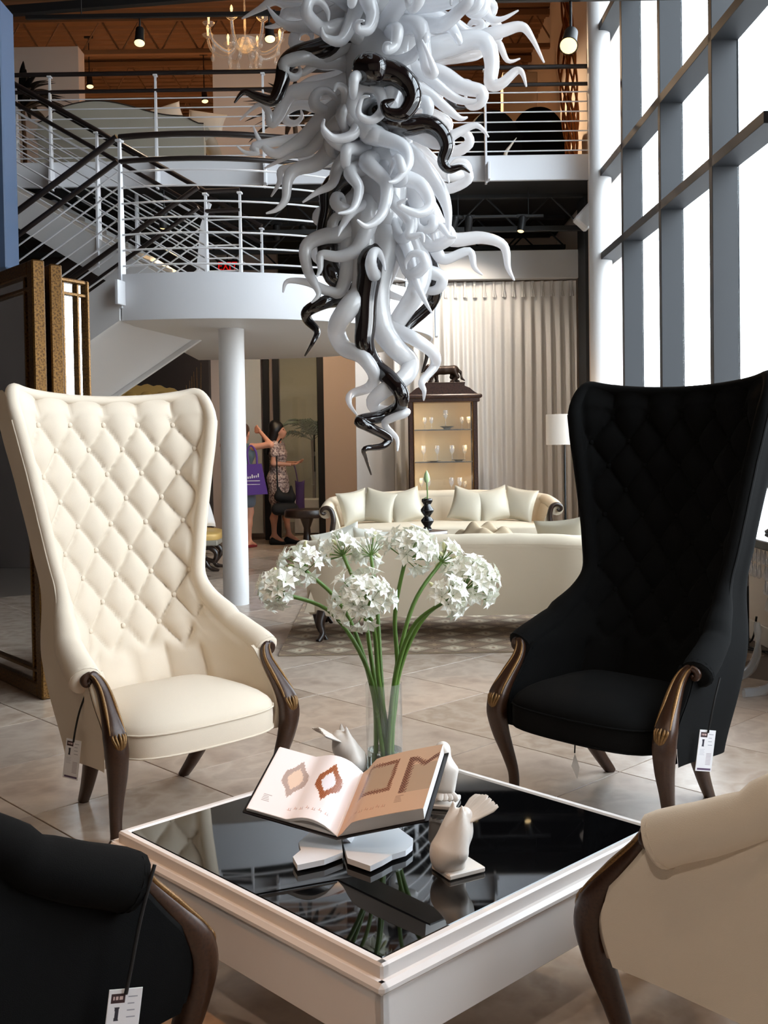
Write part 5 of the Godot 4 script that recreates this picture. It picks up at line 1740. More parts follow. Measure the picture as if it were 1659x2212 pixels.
func build_cabinet() -> void:
	var dw := tri(mat("mahogany", rgb8(70, 40, 28), 0.3, 0.0, 0.6), wood_tex, 2.0)
	var c := thing("display_cabinet", "tall mahogany glazed display cabinet with lit cream interior", "cabinet", Vector3(0.735, 0, -12.98))
	part(c, "base", box(0.9, 0.42, 0.42, 0.01), dw, Vector3(0, 0.21, 0))
	for sx in [-1, 1]:
		for sz in [-1, 1]:
			part(c, "post", box(0.055, 1.53, 0.055, 0.006), dw, Vector3(sx * 0.395, 1.185, sz * 0.17))
		part(c, "bead_strip", tube(PackedVector3Array([Vector3(sx * 0.362, 0.45, 0.195), Vector3(sx * 0.362, 1.93, 0.195)]), [0.006, 0.006], 6), mats["old_gold"])
		part(c, "side_panel", box(0.012, 1.5, 0.3, 0.002), dw, Vector3(sx * 0.41, 1.185, 0))
	part(c, "back_panel", box(0.78, 1.52, 0.014, 0.002), mat("cabinet_cream", rgb8(232, 206, 154), 0.6), Vector3(0, 1.185, -0.185))
	part(c, "rail", box(0.9, 0.05, 0.42, 0.006), dw, Vector3(0, 1.955, 0))
	part(c, "cornice", box(0.96, 0.05, 0.48, 0.015), dw, Vector3(0, 2.0, 0))
	var prof := PackedVector2Array([Vector2(-0.44, 2.02), Vector2(0.44, 2.02), Vector2(0.39, 2.05), Vector2(0.33, 2.10), Vector2(0.27, 2.125), Vector2(0.27, 2.155), Vector2(-0.27, 2.155), Vector2(-0.27, 2.125), Vector2(-0.33, 2.10), Vector2(-0.39, 2.05)])
	part(c, "pediment", prism(prof, 0.4), dw)
	for y in [0.79, 1.19, 1.59]:
		part(c, "shelf", box(0.76, 0.012, 0.32, 0.002), mat("shelf_edge", rgb8(58, 48, 40), 0.3), Vector3(0, y, 0))
	part(c, "glass_door", box(0.72, 1.48, 0.006, 0.001), mats["pane"], Vector3(0, 1.185, 0.18))
	for sx in [-1.0, 1.0]:  # unseen strips and small lights, placed to light the cabinet inside
		part(c, "unseen_lamp_strip", box(0.012, 1.4, 0.012, 0.002), lit("unseen_cabinet_lamp", Color(1, 0.86, 0.62), 2.0), Vector3(sx * 0.372, 1.2, 0.12))
		for y in [0.62, 1.0, 1.4, 1.76]:
			var l := OmniLight3D.new()
			l.name = "unseen_cabinet_light"
			l.position = Vector3(sx * 0.33, y, 0.12)
			l.light_color = Color(1, 0.84, 0.6)
			l.light_energy = 0.09
			l.light_size = 0.04
			l.shadow_enabled = true
			l.omni_range = 12
			c.add_child(l, true)
	# glassware
	var gm := mat("crystal", Color(0.95, 0.97, 1.0, 0.22), 0.03, 0.0, 0.8)
	gm.transparency = BaseMaterial3D.TRANSPARENCY_ALPHA
	var big := goblet_mesh(0.2, 0.032)
	var small := goblet_mesh(0.15, 0.026)
	var list := [[-0.22, 1.597, small], [-0.14, 1.597, small], [0.04, 1.635, big], [0.24, 1.597, small], [0.32, 1.597, small], [-0.24, 1.197, big], [-0.07, 1.197, big], [0.11, 1.197, big], [0.27, 1.197, big], [-0.27, 0.797, big], [-0.19, 0.797, big], [0.1, 0.797, big], [0.27, 0.797, small], [0.2, 0.797, big]]
	for k in list.size():
		var e: Array = list[k]
		var row: String = ["top", "middle", "bottom"][0 if e[1] > 1.5 else (1 if e[1] > 1.0 else 2)]
		var nth: String = ["first", "second", "third", "fourth", "fifth"][[0, 1, 2, 3, 4, 0, 1, 2, 3, 0, 1, 2, 4, 3][k]]
		single("crystal_goblet", e[2], gm, "clear crystal goblet, %s from the left on the %s cabinet shelf" % [nth, row], "glass", Vector3(0.735 + e[0], e[1], -12.93 + 0.04 * sin(k * 2.0)), 0.0, "crystal goblets on the %s cabinet shelf" % row)
	for e in [[0.05, 1.597, "silver tray on the top shelf of the cabinet", 0.035], [-0.12, 1.197, "left plate on the middle shelf of the cabinet", 0.012], [0.19, 1.197, "stack of plates at the right of the middle cabinet shelf", 0.024], [0.02, 0.797, "plate on the bottom shelf of the cabinet", 0.016]]:
		var h: float = e[3]
		single("plate", lathe([[0.04, 0.0], [0.05, h * 0.5], [0.088, h - 0.003], [0.09, h], [0.05, h * 0.7], [0.0, h * 0.62]], 28), mat("pewter", rgb8(150, 146, 138), 0.25, 0.7), e[2], "plate", Vector3(0.735 + e[0], e[1], -12.86), 0.0, "plates in the cabinet")
	# striding big cat in bronze on top
	var cat := thing("cat_statue", "dark bronze striding big cat statue on top of the display cabinet", "statue", Vector3(0.77, 2.156, -12.98))
	var bz := tri(mat("bronze", rgb8(66, 46, 34), 0.4, 0.35), wood_tex, 4.0)
	part(cat, "plinth", box(0.5, 0.022, 0.16, 0.004), bz, Vector3(0, 0.011, 0))
	var bones := []
	var B := func(ax, ay, bx, by, r0, r1, az := 0.0, bz_ := 0.0): bones.append([Vector3(ax, ay, az), Vector3(bx, by, bz_), r0, r1])
	B.call(-0.13, 0.175, 0.0, 0.175, 0.058, 0.05)
	B.call(0.0, 0.175, 0.12, 0.18, 0.05, 0.056)
	B.call(-0.15, 0.18, -0.2, 0.2, 0.045, 0.038)
	B.call(-0.2, 0.2, -0.235, 0.19, 0.036, 0.03)
	B.call(-0.235, 0.185, -0.262, 0.172, 0.024, 0.017)
	for z in [-0.02, 0.02]: B.call(-0.205, 0.225, -0.2, 0.248, 0.012, 0.006, z, z)
	for e in [[-0.13, -0.16, -0.175, 0.03], [-0.12, -0.10, -0.09, -0.03], [0.12, 0.16, 0.1, 0.03], [0.13, 0.09, 0.17, -0.03]]:
		B.call(e[0], 0.16, e[1], 0.09, 0.034, 0.022, e[3], e[3])
		B.call(e[1], 0.09, e[2], 0.034, 0.02, 0.016, e[3], e[3])
		B.call(e[2], 0.034, e[2] - 0.022, 0.03, 0.016, 0.013, e[3], e[3])
	B.call(0.15, 0.19, 0.2, 0.15, 0.016, 0.013)
	B.call(0.2, 0.15, 0.215, 0.07, 0.012, 0.011)
	B.call(0.215, 0.07, 0.25, 0.045, 0.011, 0.009)
	part(cat, "body", skin(bones, 0.009, 110.0), bz)

func lit(key: String, c: Color, e: float) -> StandardMaterial3D:
	if mats.has(key):
		return mats[key]
	var m := mat(key, c, 0.4)
	m.emission_enabled = true
	m.emission = c
	m.emission_energy_multiplier = e
	return m

# ---------------------------------------------------------------- the far side of the ground floor
func palm(called: String, label: String, at: Vector3, n: int, reach: float, trunk: float, leafm: Material, seed_: int, blade := 0.02, fronds := true) -> Node3D:
	var t := thing(called, label, "plant", at)
	var rng := RandomNumberGenerator.new()
	rng.seed = seed_
	part(t, "pot", lathe([[0.12, 0.0], [0.17, 0.02], [0.19, 0.3], [0.2, 0.32], [0.17, 0.32], [0.16, 0.28]], 20), mat("pot_dark", rgb8(40, 34, 30), 0.5))
	part(t, "trunk", tube(smooth_path([Vector3(0, 0.28, 0), Vector3(0.02, trunk * 0.5, 0.01), Vector3(0, trunk, 0)], 4), [0.035, 0.028, 0.03], 10), mat("trunk_brown", rgb8(84, 64, 46), 0.8))
	for k in n:
		var az := k * 2.4 + rng.randf_range(-0.3, 0.3)
		var el := rng.randf_range(0.1, 1.3)
		var o := Vector3(cos(az), 0, sin(az))
		var l := reach * rng.randf_range(0.7, 1.0)
		var a := Vector3(0, trunk, 0)
		var b := a + o * (l * 0.5 * cos(el)) + Vector3(0, l * 0.5 * sin(el), 0)
		var c := a + o * (l * cos(el * 0.7)) + Vector3(0, l * sin(el) - l * 0.35, 0)
		var p := smooth_path([a, b, c], 7)
		if not fronds:
			part(t, "leaf", tube(p, [blade * 0.6, blade, blade * 0.8, 0.002], 6, 0.15, o.cross(Vector3.UP)), leafm)
			continue
		var bits := [tube(p, [0.006, 0.003], 5)]
		for q in range(3, p.size()):
			var d := (p[q] - p[q - 1]).normalized()
			var s := d.cross(Vector3.UP).normalized()
			for sg in [-1.0, 1.0]:
				var w := reach * 0.34 * sin(PI * q / p.size())
				bits.append(tube(PackedVector3Array([p[q], p[q] + s * (sg * w * 0.55) + d * w * 0.35, p[q] + s * (sg * w) + d * w * 0.6 - Vector3(0, w * 0.35, 0)]), [blade * 0.3, blade * 0.5, 0.001], 4, 0.2))
		part(t, "frond", join(bits), leafm)
	return t

func build_back() -> void:
	var cw := mat("blush_wall", rgb8(208, 190, 178), 0.75)
	struct("wall_back_left", box(6.4, 4.46, 0.2, 0.004), cw, Vector3(-4.8, 2.23, -16.2))
	struct("wall_back_right", box(3.5, 4.46, 0.2, 0.004), cw, Vector3(0.87, 2.23, -15.6))
	struct("wall_annex", box(6.0, 4.46, 0.1, 0.004), mat("annex_grey", rgb8(176, 174, 158), 0.7), Vector3(-2.0, 2.23, -19.2))
	struct("wall_white", box(0.5, 4.46, 1.8, 0.004), mats["white_paint"], Vector3(-0.11, 2.23, -14.6))
	struct("wall_dark", box(3.2, 4.46, 0.15, 0.004), mat("espresso_wall", rgb8(38, 27, 22), 0.6), Vector3(-3.98, 2.23, -14.4))
	# glazed doors with black frames
	var fr := mat("door_black", rgb8(16, 14, 14), 0.4)
	var d := struct("door_1", box(0.10, 3.3, 0.12, 0.004), fr, Vector3(-0.94, 1.65, -15.75), "black framed glazed door")
	part(d, "door_frame", box(0.09, 3.3, 0.1, 0.004), fr, Vector3(-0.67, 0, 0))
	part(d, "door_frame", box(0.09, 3.3, 0.1, 0.004), fr, Vector3(-0.82, 0, 0.02))
	part(d, "head_rail", box(0.9, 0.1, 0.1, 0.004), fr, Vector3(-0.4, 1.6, 0))
	part(d, "glass_pane", box(0.56, 3.1, 0.012, 0.001), mats["pane"], Vector3(-0.34, 0, 0))
	part(d, "pull_handle", tube(smooth_path([Vector3(-0.1, -0.32, 0.05), Vector3(-0.1, -0.3, 0.1), Vector3(-0.1, -0.1, 0.1), Vector3(-0.1, -0.08, 0.05)], 4), [0.01, 0.01], 8), mats["black_metal"])
	part(d, "pull_handle", tube(smooth_path([Vector3(-0.1, -0.62, 0.05), Vector3(-0.1, -0.6, 0.1), Vector3(-0.1, -0.42, 0.1), Vector3(-0.1, -0.4, 0.05)], 4), [0.01, 0.01], 8), mats["black_metal"])
	part(d, "door_leaf", box(0.33, 3.1, 0.06, 0.004), mat("leaf_grey", rgb8(196, 196, 190), 0.45), Vector3(-1.06, 0, 0.02))
	palm("potted_palm", "green potted palm seen through the glazed door", Vector3(-1.2, 0, -17.6), 12, 0.85, 1.5, mat("palm_green", rgb8(58, 84, 52), 0.5), 31, 0.03)
	single("display_block", box(0.4, 0.55, 0.4, 0.01), mats["white_paint"], "low white display block behind the glazed door", "plinth", Vector3(-1.25, 0.275, -16.9))
	# curtain: one sheer hanging in pinch pleats, with its soffit board
	var cu := thing("sheer_curtain", "pleated cream sheer curtain behind the cabinet", "curtain", Vector3(0.14, 0, -13.55))
	var cm := mat("sheer", rgb8(250, 248, 245), 0.8)
	cm.backlight_enabled = true
	cm.backlight = Color(0.5, 0.47, 0.43)
	var rows := []
	for i in 16:
		var v := i / 15.0
		var y := lerpf(0.02, 3.5, v)
		var row := PackedVector3Array()
		for j in 341:
			var x := 2.38 * j / 340.0
			var ph := x * TAU / 0.125
			var amp := lerpf(0.042, 0.016, smoothstep(0.75, 1.0, v))
			row.append(Vector3(x, y, sin(ph + 0.6 * sin(x * 5.0 + v * 1.5)) * amp * (0.75 + 0.25 * sin(x * 3.7)) + 0.01 * sin(v * 4.0 + x * 7.0)))
		rows.append(row)
	part(cu, "cloth", grid(rows), cm)
	for k in 19:
		var x := 0.06 + k * 0.125
		part(cu, "pinch_pleat", join([tube(PackedVector3Array([Vector3(x, 3.5, 0.02), Vector3(x, 3.42, 0.035), Vector3(x, 3.30, 0.03)]), [0.012, 0.008, 0.016], 6), tube(PackedVector3Array([Vector3(x + 0.018, 3.5, 0.02), Vector3(x + 0.008, 3.42, 0.035), Vector3(x + 0.03, 3.30, 0.025)]), [0.01, 0.006, 0.012], 6)]), cm)
	struct("trim_2", box(2.42, 0.36, 0.16, 0.004), mats["white_paint"], Vector3(1.33, 3.70, -13.5), "white soffit board over the curtain")
	struct("trim_3", box(0.1, 4.46, 0.5, 0.004), mat("charcoal_post", rgb8(34, 36, 40), 0.6), Vector3(2.58, 2.23, -13.2), "charcoal post beside the curtain")
	# tilted white loudspeaker high on the column
	var sp := thing("wall_speaker", "white tilted loudspeaker high beside the white column", "speaker", Vector3(2.40, 4.02, -12.0))
	partx(sp, "cabinet", box(0.2, 0.34, 0.2, 0.02), mats["white_paint"], Transform3D(Basis(Vector3.BACK, -0.75), Vector3.ZERO))
	partx(sp, "bracket", box(0.12, 0.05, 0.05, 0.005), mats["white_paint"], shift(0.09, 0.1, -0.02))
	# exit sign
	var ex := thing("exit_sign", "black exit sign with red letters hanging under the mezzanine", "sign", Vector3(-2.24, 4.05, -15.3))
	part(ex, "box", box(0.30, 0.19, 0.06, 0.006), mat("sign_black", rgb8(14, 12, 12), 0.5))
	part(ex, "hanger", rod(Vector3(0, 0.09, 0), Vector3(0, 0.42, 0), 0.01), mats["black_metal"])
	part(ex, "lettering", text_mesh("EXIT", 0.15, 0.006), lit("exit_red", Color(1.0, 0.08, 0.06), 1.6), Vector3(0, 0, 0.033))
	# gilded headboard, daybed, round table, branches
	var hb := thing("gold_headboard", "gold tufted headboard with a scalloped top behind the cream chair", "headboard", Vector3(-2.85, 0, -12.7))
	var o := PackedVector2Array([Vector2(-0.5, 0.3)])
	for k in 25:
		var x := lerpf(-0.5, 0.42, k / 24.0)
		o.append(Vector2(x, 2.10 + 0.09 * sin(PI * k / 24.0) + 0.012 * sin(k * 1.6)))
	o.append(Vector2(0.42, 0.3))
	var gold := mat("gold_leather", rgb8(214, 176, 104), 0.4, 0.15)
	part(hb, "panel", prism(o, 0.1), gold)
	for k in 3:
		for q in 5:
			part(hb, "tuft", ball(0.09, 0.09, 0.03, 7), gold, Vector3(-0.4 + q * 0.19 + (0.09 if k % 2 else 0.0), 2.02 - k * 0.15, 0.045))
	for x in [-0.45, 0.37]:
		part(hb, "leg", box(0.06, 0.32, 0.06, 0.005), mats["dark_wood"], Vector3(x, 0.16, 0))
	var db := thing("daybed", "gold tufted daybed on dark scrolled legs beside the column", "daybed", Vector3(-2.72, 0, -12.1))
	part(db, "seat", cushion_mesh(1.66, 0.7, 0.36, 0.44, 0.05), gold, Vector3(0, 0, 0))
	part(db, "rail", box(1.64, 0.06, 0.68, 0.01), mat("silver_leaf", rgb8(176, 172, 160), 0.4, 0.3), Vector3(0, 0.335, 0))
	for x in [-0.62, 0.66]:
		for s in [-1.0, 1.0]:
			part(db, "leg", tube(smooth_path([Vector3(x, 0.31, 0.2), Vector3(x + s * 0.12, 0.22, 0.2), Vector3(x + s * 0.1, 0.12, 0.2), Vector3(x, 0.14, 0.2), Vector3(x + s * 0.04, 0.05, 0.2), Vector3(x + s * 0.15, 0.0, 0.2)], 4), [0.035, 0.03, 0.026, 0.024, 0.026], 8), mats["dark_wood"])
			part(db, "leg", tube(smooth_path([Vector3(x, 0.31, -0.2), Vector3(x + s * 0.12, 0.2, -0.2), Vector3(x + s * 0.04, 0.05, -0.2), Vector3(x + s * 0.15, 0.0, -0.2)], 4), [0.035, 0.03, 0.026], 8), mats["dark_wood"])
	var wp := single("silk_cushion", pillow_mesh(0.4, 0.4, 0.16), mats["paper"], "white cushion leaning on the gold daybed", "cushion", Vector3(-2.1, 0.66, -12.15), 0.0)
	wp.transform = Transform3D(Basis(Vector3.UP, 1.1) * Basis(Vector3.RIGHT, -0.35), Vector3(-2.15, 0.67, -12.15))
	var ot := thing("dark_side_table", "dark oval pedestal table by the far doorway", "table", Vector3(-1.06, 0, -14.15))
	part(ot, "top", moved(lathe([[0.0, 0.44], [0.29, 0.44], [0.31, 0.46], [0.3, 0.54], [0.27, 0.56], [0.0, 0.55]], 32), Transform3D(Basis.from_scale(Vector3(1.0, 1, 0.7)), Vector3.ZERO)), mats["dark_wood"])
	part(ot, "pedestal", lathe([[0.16, 0.0], [0.16, 0.03], [0.06, 0.06], [0.045, 0.3], [0.1, 0.45]], 20), mats["dark_wood"])
	var br := thing("gold_branches", "spray of gold twigs against the dark wall", "ornament", Vector3(-2.58, 0, -14.1))
	part(br, "holder", lathe([[0.07, 0.0], [0.09, 0.3], [0.06, 0.9], [0.05, 0.95]], 16), mats["dark_wood"])
	for k in 7:
		var x := (k - 3) * 0.035
		part(br, "twig", tube(smooth_path([Vector3(x * 0.3, 0.9, 0), Vector3(x, 1.6, 0.02), Vector3(x * 1.3 + 0.02 * sin(k), 2.2 + 0.06 * k, 0.0)], 4), [0.008, 0.006, 0.003], 6), mats["old_gold"])
	# table lamp behind the black chair
	var lp := thing("floor_lamp", "floor lamp with a white drum shade left of the black wing chair", "lamp", Vector3(1.98, 0.012, -11.4))
	part(lp, "base", lathe([[0.13, 0.0], [0.13, 0.015], [0.02, 0.03]], 24), mats["black_metal"])
	part(lp, "pole", rod(Vector3(0, 0.02, 0), Vector3(0, 1.45, 0), 0.012), mats["black_metal"])
	part(lp, "shade", lathe([[0.2, 1.38], [0.2, 1.71], [0.196, 1.71], [0.196, 1.38]], 32), lit("lamp_shade", rgb8(250, 240, 228), 0.35))
	var l := OmniLight3D.new()
	l.name = "lamp_light"
	l.position = Vector3(0, 1.55, 0)
	l.light_color = Color(1, 0.86, 0.7)
	l.light_energy = 0.5
	l.light_size = 0.06
	l.shadow_enabled = true
	l.omni_range = 20
	lp.add_child(l)
	part(lp, "bulb", ball(0.07, 0.07, 0.07, 8), lit("bulb_soft", Color(1, 0.88, 0.72), 4.0), Vector3(0, 1.55, 0))

# ---------------------------------------------------------------- gilt mirrors on the left
func gilt_mirror(label: String, a: Vector3, b: Vector3, h: float, fw: float, bars: bool) -> void:
	var d := b - a
	var w := d.length()
	var x := d.normalized()
	var n := x.cross(Vector3.UP).normalized()
	var t := thing("standing_mirror", label, "mirror", (a + b) / 2, 0.0, "gilt framed standing mirrors")
	t.basis = Basis(x, Vector3.UP, n)
	part(t, "glass", box(w - fw, h - fw, 0.012, 0.001), mats["mirror"], Vector3(0, h / 2, 0.0))
	part(t, "backing", box(w - 0.02, h - 0.02, 0.02, 0.002), mats["dark_wood"], Vector3(0, h / 2, -0.024))
	for s in [-1.0, 1.0]:
		part(t, "stile", box(fw, h, 0.075, 0.008), mats["old_gold"], Vector3(s * (w / 2 - fw / 2), h / 2, 0.0))
		part(t, "rail", box(w - 2 * fw, fw, 0.07, 0.008), mats["old_gold"], Vector3(0, h / 2 + s * (h / 2 - fw / 2), 0.0))
		if bars:
			part(t, "inner_stile", box(0.022, h - 2 * fw, 0.05, 0.004), mats["old_gold"], Vector3(s * (w / 2 - fw - 0.07), h / 2, 0.004))
			part(t, "inner_rail", box(w - 2 * fw, 0.022, 0.05, 0.004), mats["old_gold"], Vector3(0, h / 2 + s * (h / 2 - fw - 0.07), 0.004))

func build_left() -> void:
	gilt_mirror("tall gilt framed mirror cut by the left edge of the picture", Vector3(-2.62, 0, -6.76), Vector3(-1.95, 0, -5.96), 2.52, 0.085, true)
	gilt_mirror("tall gilt framed mirror leaning behind the first, right of it", Vector3(-2.58, 0, -7.0), Vector3(-1.90, 0, -6.12), 2.52, 0.075, true)
	gilt_mirror("narrow gilt mirror filled by the white window light", Vector3(-2.13, 0, -6.70), Vector3(-1.975, 0, -6.99), 2.55, 0.03, true)

# ---------------------------------------------------------------- console, drops and cables on the right
func build_right() -> void:
	var t := thing("console_table", "dark edged console table with mirrored top below the window", "table", Vector3(2.335, 0, -6.4))
	part(t, "mirror_top", box(0.31, 0.012, 1.5, 0.002), mats["mirror"], Vector3(0, 0.842, 0))
	for s in [-1.0, 1.0]:
		part(t, "edge", box(0.02, 0.05, 1.54, 0.004), mats["black_metal"], Vector3(s * 0.16, 0.822, 0))
		part(t, "end_edge", box(0.31, 0.05, 0.02, 0.004), mats["black_metal"], Vector3(0, 0.822, s * 0.76))
		for q in [-1.0, 1.0]:
			part(t, "leg", box(0.03, 0.8, 0.03, 0.004), mats["black_metal"], Vector3(s * 0.14, 0.4, q * 0.73))
	var ac := mat("acrylic", Color(0.9, 0.95, 1.0, 0.3), 0.04, 0.0, 0.8)
	ac.transparency = BaseMaterial3D.TRANSPARENCY_ALPHA
	part(t, "acrylic_foot", tube(smooth_path([Vector3(-0.12, 0.34, 0.2), Vector3(-0.13, 0.14, 0.22), Vector3(-0.24, 0.035, 0.26), Vector3(-0.5, 0.02, 0.24), Vector3(-0.76, 0.025, 0.1)], 6), [0.03, 0.035, 0.035, 0.03], 10, 0.5, Vector3.UP), ac, Vector3.ZERO, "clear curved acrylic foot")
	part(t, "acrylic_foot", tube(smooth_path([Vector3(-0.12, 0.34, 0.5), Vector3(-0.13, 0.14, 0.52), Vector3(-0.2, 0.035, 0.6), Vector3(-0.36, 0.025, 0.66)], 6), [0.03, 0.035, 0.03], 10, 0.5, Vector3.UP), ac, Vector3.ZERO, "clear curved acrylic foot")
	# crystal drops in swags under the edge
	var gm := mat("drop_crystal", Color(0.8, 0.82, 0.86, 0.3), 0.03, 0.0, 0.9)
	gm.transparency = BaseMaterial3D.TRANSPARENCY_ALPHA
	var drop := lathe([[0.0, 0.0], [0.014, 0.008], [0.02, 0.024], [0.012, 0.055], [0.004, 0.08], [0.0, 0.085]], 8)
	var rng := RandomNumberGenerator.new()
	rng.seed = 8
	var sw := thing("crystal_swag", "smoky crystal drops hanging in swags under the console edge", "ornament", Vector3(2.155, 0, -6.4))
	for k in 22:
		var z := -0.72 + k * 0.068
		var len_ := 2 + int(3.0 * (0.5 + 0.5 * cos(k * 0.62)))
		part(sw, "chain", rod(Vector3(0, 0.80, z), Vector3(0, 0.80 - len_ * 0.08, z), 0.0015, 5), mats["black_metal"])
		for q in len_:
			part(sw, "drop", drop, gm, Vector3(rng.randf_range(-0.012, 0.012), 0.80 - (q + 1) * 0.085, z + rng.randf_range(-0.01, 0.01)))
	# carved figure on the console
	var st := thing("carved_figure", "dark brown carved figure standing on the console at the right edge", "statue", Vector3(2.41, 0.849, -6.42))
	var bz: Material = mats["dark_wood"]
	part(st, "foot", lathe([[0.06, 0.0], [0.065, 0.015], [0.04, 0.03], [0.02, 0.06]], 16), bz)
	var bones := [[Vector3(0, 0.05, 0), Vector3(0.0, 0.3, 0.02), 0.03, 0.045], [Vector3(0, 0.3, 0.02), Vector3(0, 0.5, 0), 0.045, 0.06], [Vector3(0, 0.5, 0), Vector3(0, 0.62, 0.01), 0.04, 0.03], [Vector3(0, 0.68, 0.01), Vector3(0, 0.72, 0.02), 0.042, 0.036], [Vector3(0.0, 0.52, 0.05), Vector3(-0.06, 0.6, 0.1), 0.022, 0.016], [Vector3(-0.06, 0.6, 0.1), Vector3(-0.1, 0.56, 0.12), 0.016, 0.02], [Vector3(0.0, 0.52, -0.05), Vector3(0.02, 0.4, -0.1), 0.022, 0.016]]
	part(st, "body", skin(bones, 0.012, 90.0), bz)
	# cables on the floor
	for e in [[[Vector3(2.35, 0.012, -7.5), Vector3(2.45, 0.01, -7.2), Vector3(2.52, 0.01, -6.9), Vector3(2.5, 0.01, -6.6)], "black cable lying along the baseboard"], [[Vector3(2.2, 0.01, -7.55), Vector3(2.36, 0.012, -7.34), Vector3(2.42, 0.01, -7.05), Vector3(2.56, 0.02, -6.85)], "second black cable looping towards the power strip"], [[Vector3(2.25, 0.011, -7.4), Vector3(2.4, 0.012, -7.42), Vector3(2.54, 0.012, -7.25), Vector3(2.57, 0.2, -7.2)], "black cable rising up the wall from the floor"]]:
		single("power_cable", tube(smooth_path(e[0], 6), [0.008, 0.008], 6), mats["black_metal"], e[1], "cable", Vector3.ZERO, 0.0, "cables by the window wall")
	single("power_brick", box(0.16, 0.045, 0.09, 0.012), mats["black_metal"], "black power brick on the floor by the cables", "adapter", Vector3(2.16, 0.024, -7.3), 0.5)

# ---------------------------------------------------------------- lamps
func spot(label: String, at: Vector3, aim: Vector3, e: float, angle := 30.0, top := 0.3, c := Color(1.0, 0.9, 0.78), size := 0.06) -> void:
	var t := thing("track_spotlight", label, "spotlight", at, 0.0, "black track spotlights")
	var d := (aim - at).normalized()
	var b := Basis(Quaternion(Vector3.UP, d))
	partx(t, "housing", lathe([[0.025, -0.2], [0.045, -0.18], [0.048, -0.06], [size, 0.0], [size - 0.006, 0.0], [0.04, -0.055]], 20), mats["black_metal"], Transform3D(b, Vector3.ZERO))
	partx(t, "bulb", moved(ball(size * 0.92, size * 0.5, size * 0.92, 8), shift(0, -0.01, 0)), lit("bulb_warm", Color(1.0, 0.86, 0.62), 5.0), Transform3D(b, Vector3.ZERO))
	part(t, "stem", rod(-d * 0.16, Vector3(-d.x * 0.16, top, -d.z * 0.16), 0.009), mats["black_metal"])
	part(t, "adapter", box(0.14, 0.04, 0.035, 0.005), mats["black_metal"], Vector3(-d.x * 0.16, top, -d.z * 0.16))
	var l := SpotLight3D.new()
	l.name = "spot_light"
	l.light_color = c
	l.light_energy = e
	l.spot_angle = angle
	l.spot_angle_attenuation = 0.7
	l.light_size = 0.05
	l.spot_range = 30
	l.shadow_enabled = true
	t.add_child(l)
	l.transform = Transform3D(Basis.looking_at(d, Vector3.RIGHT if absf(d.y) > 0.95 else Vector3.UP), Vector3.ZERO)

func track(label: String, a: Vector3, b: Vector3, w := 0.04, hang := 7.99) -> void:
	var t := thing("lighting_track", label, "track", (a + b) / 2, 0.0, "black lighting tracks")
	part(t, "bar", beam(a - (a + b) / 2, b - (a + b) / 2, w, w), mats["black_metal"])
	for s in [0.15, 0.85]:
		var p := a.lerp(b, s) - (a + b) / 2
		part(t, "drop_rod", rod(p, Vector3(p.x, hang - (a.y + b.y) / 2, p.z), 0.006, 6), mats["black_metal"])

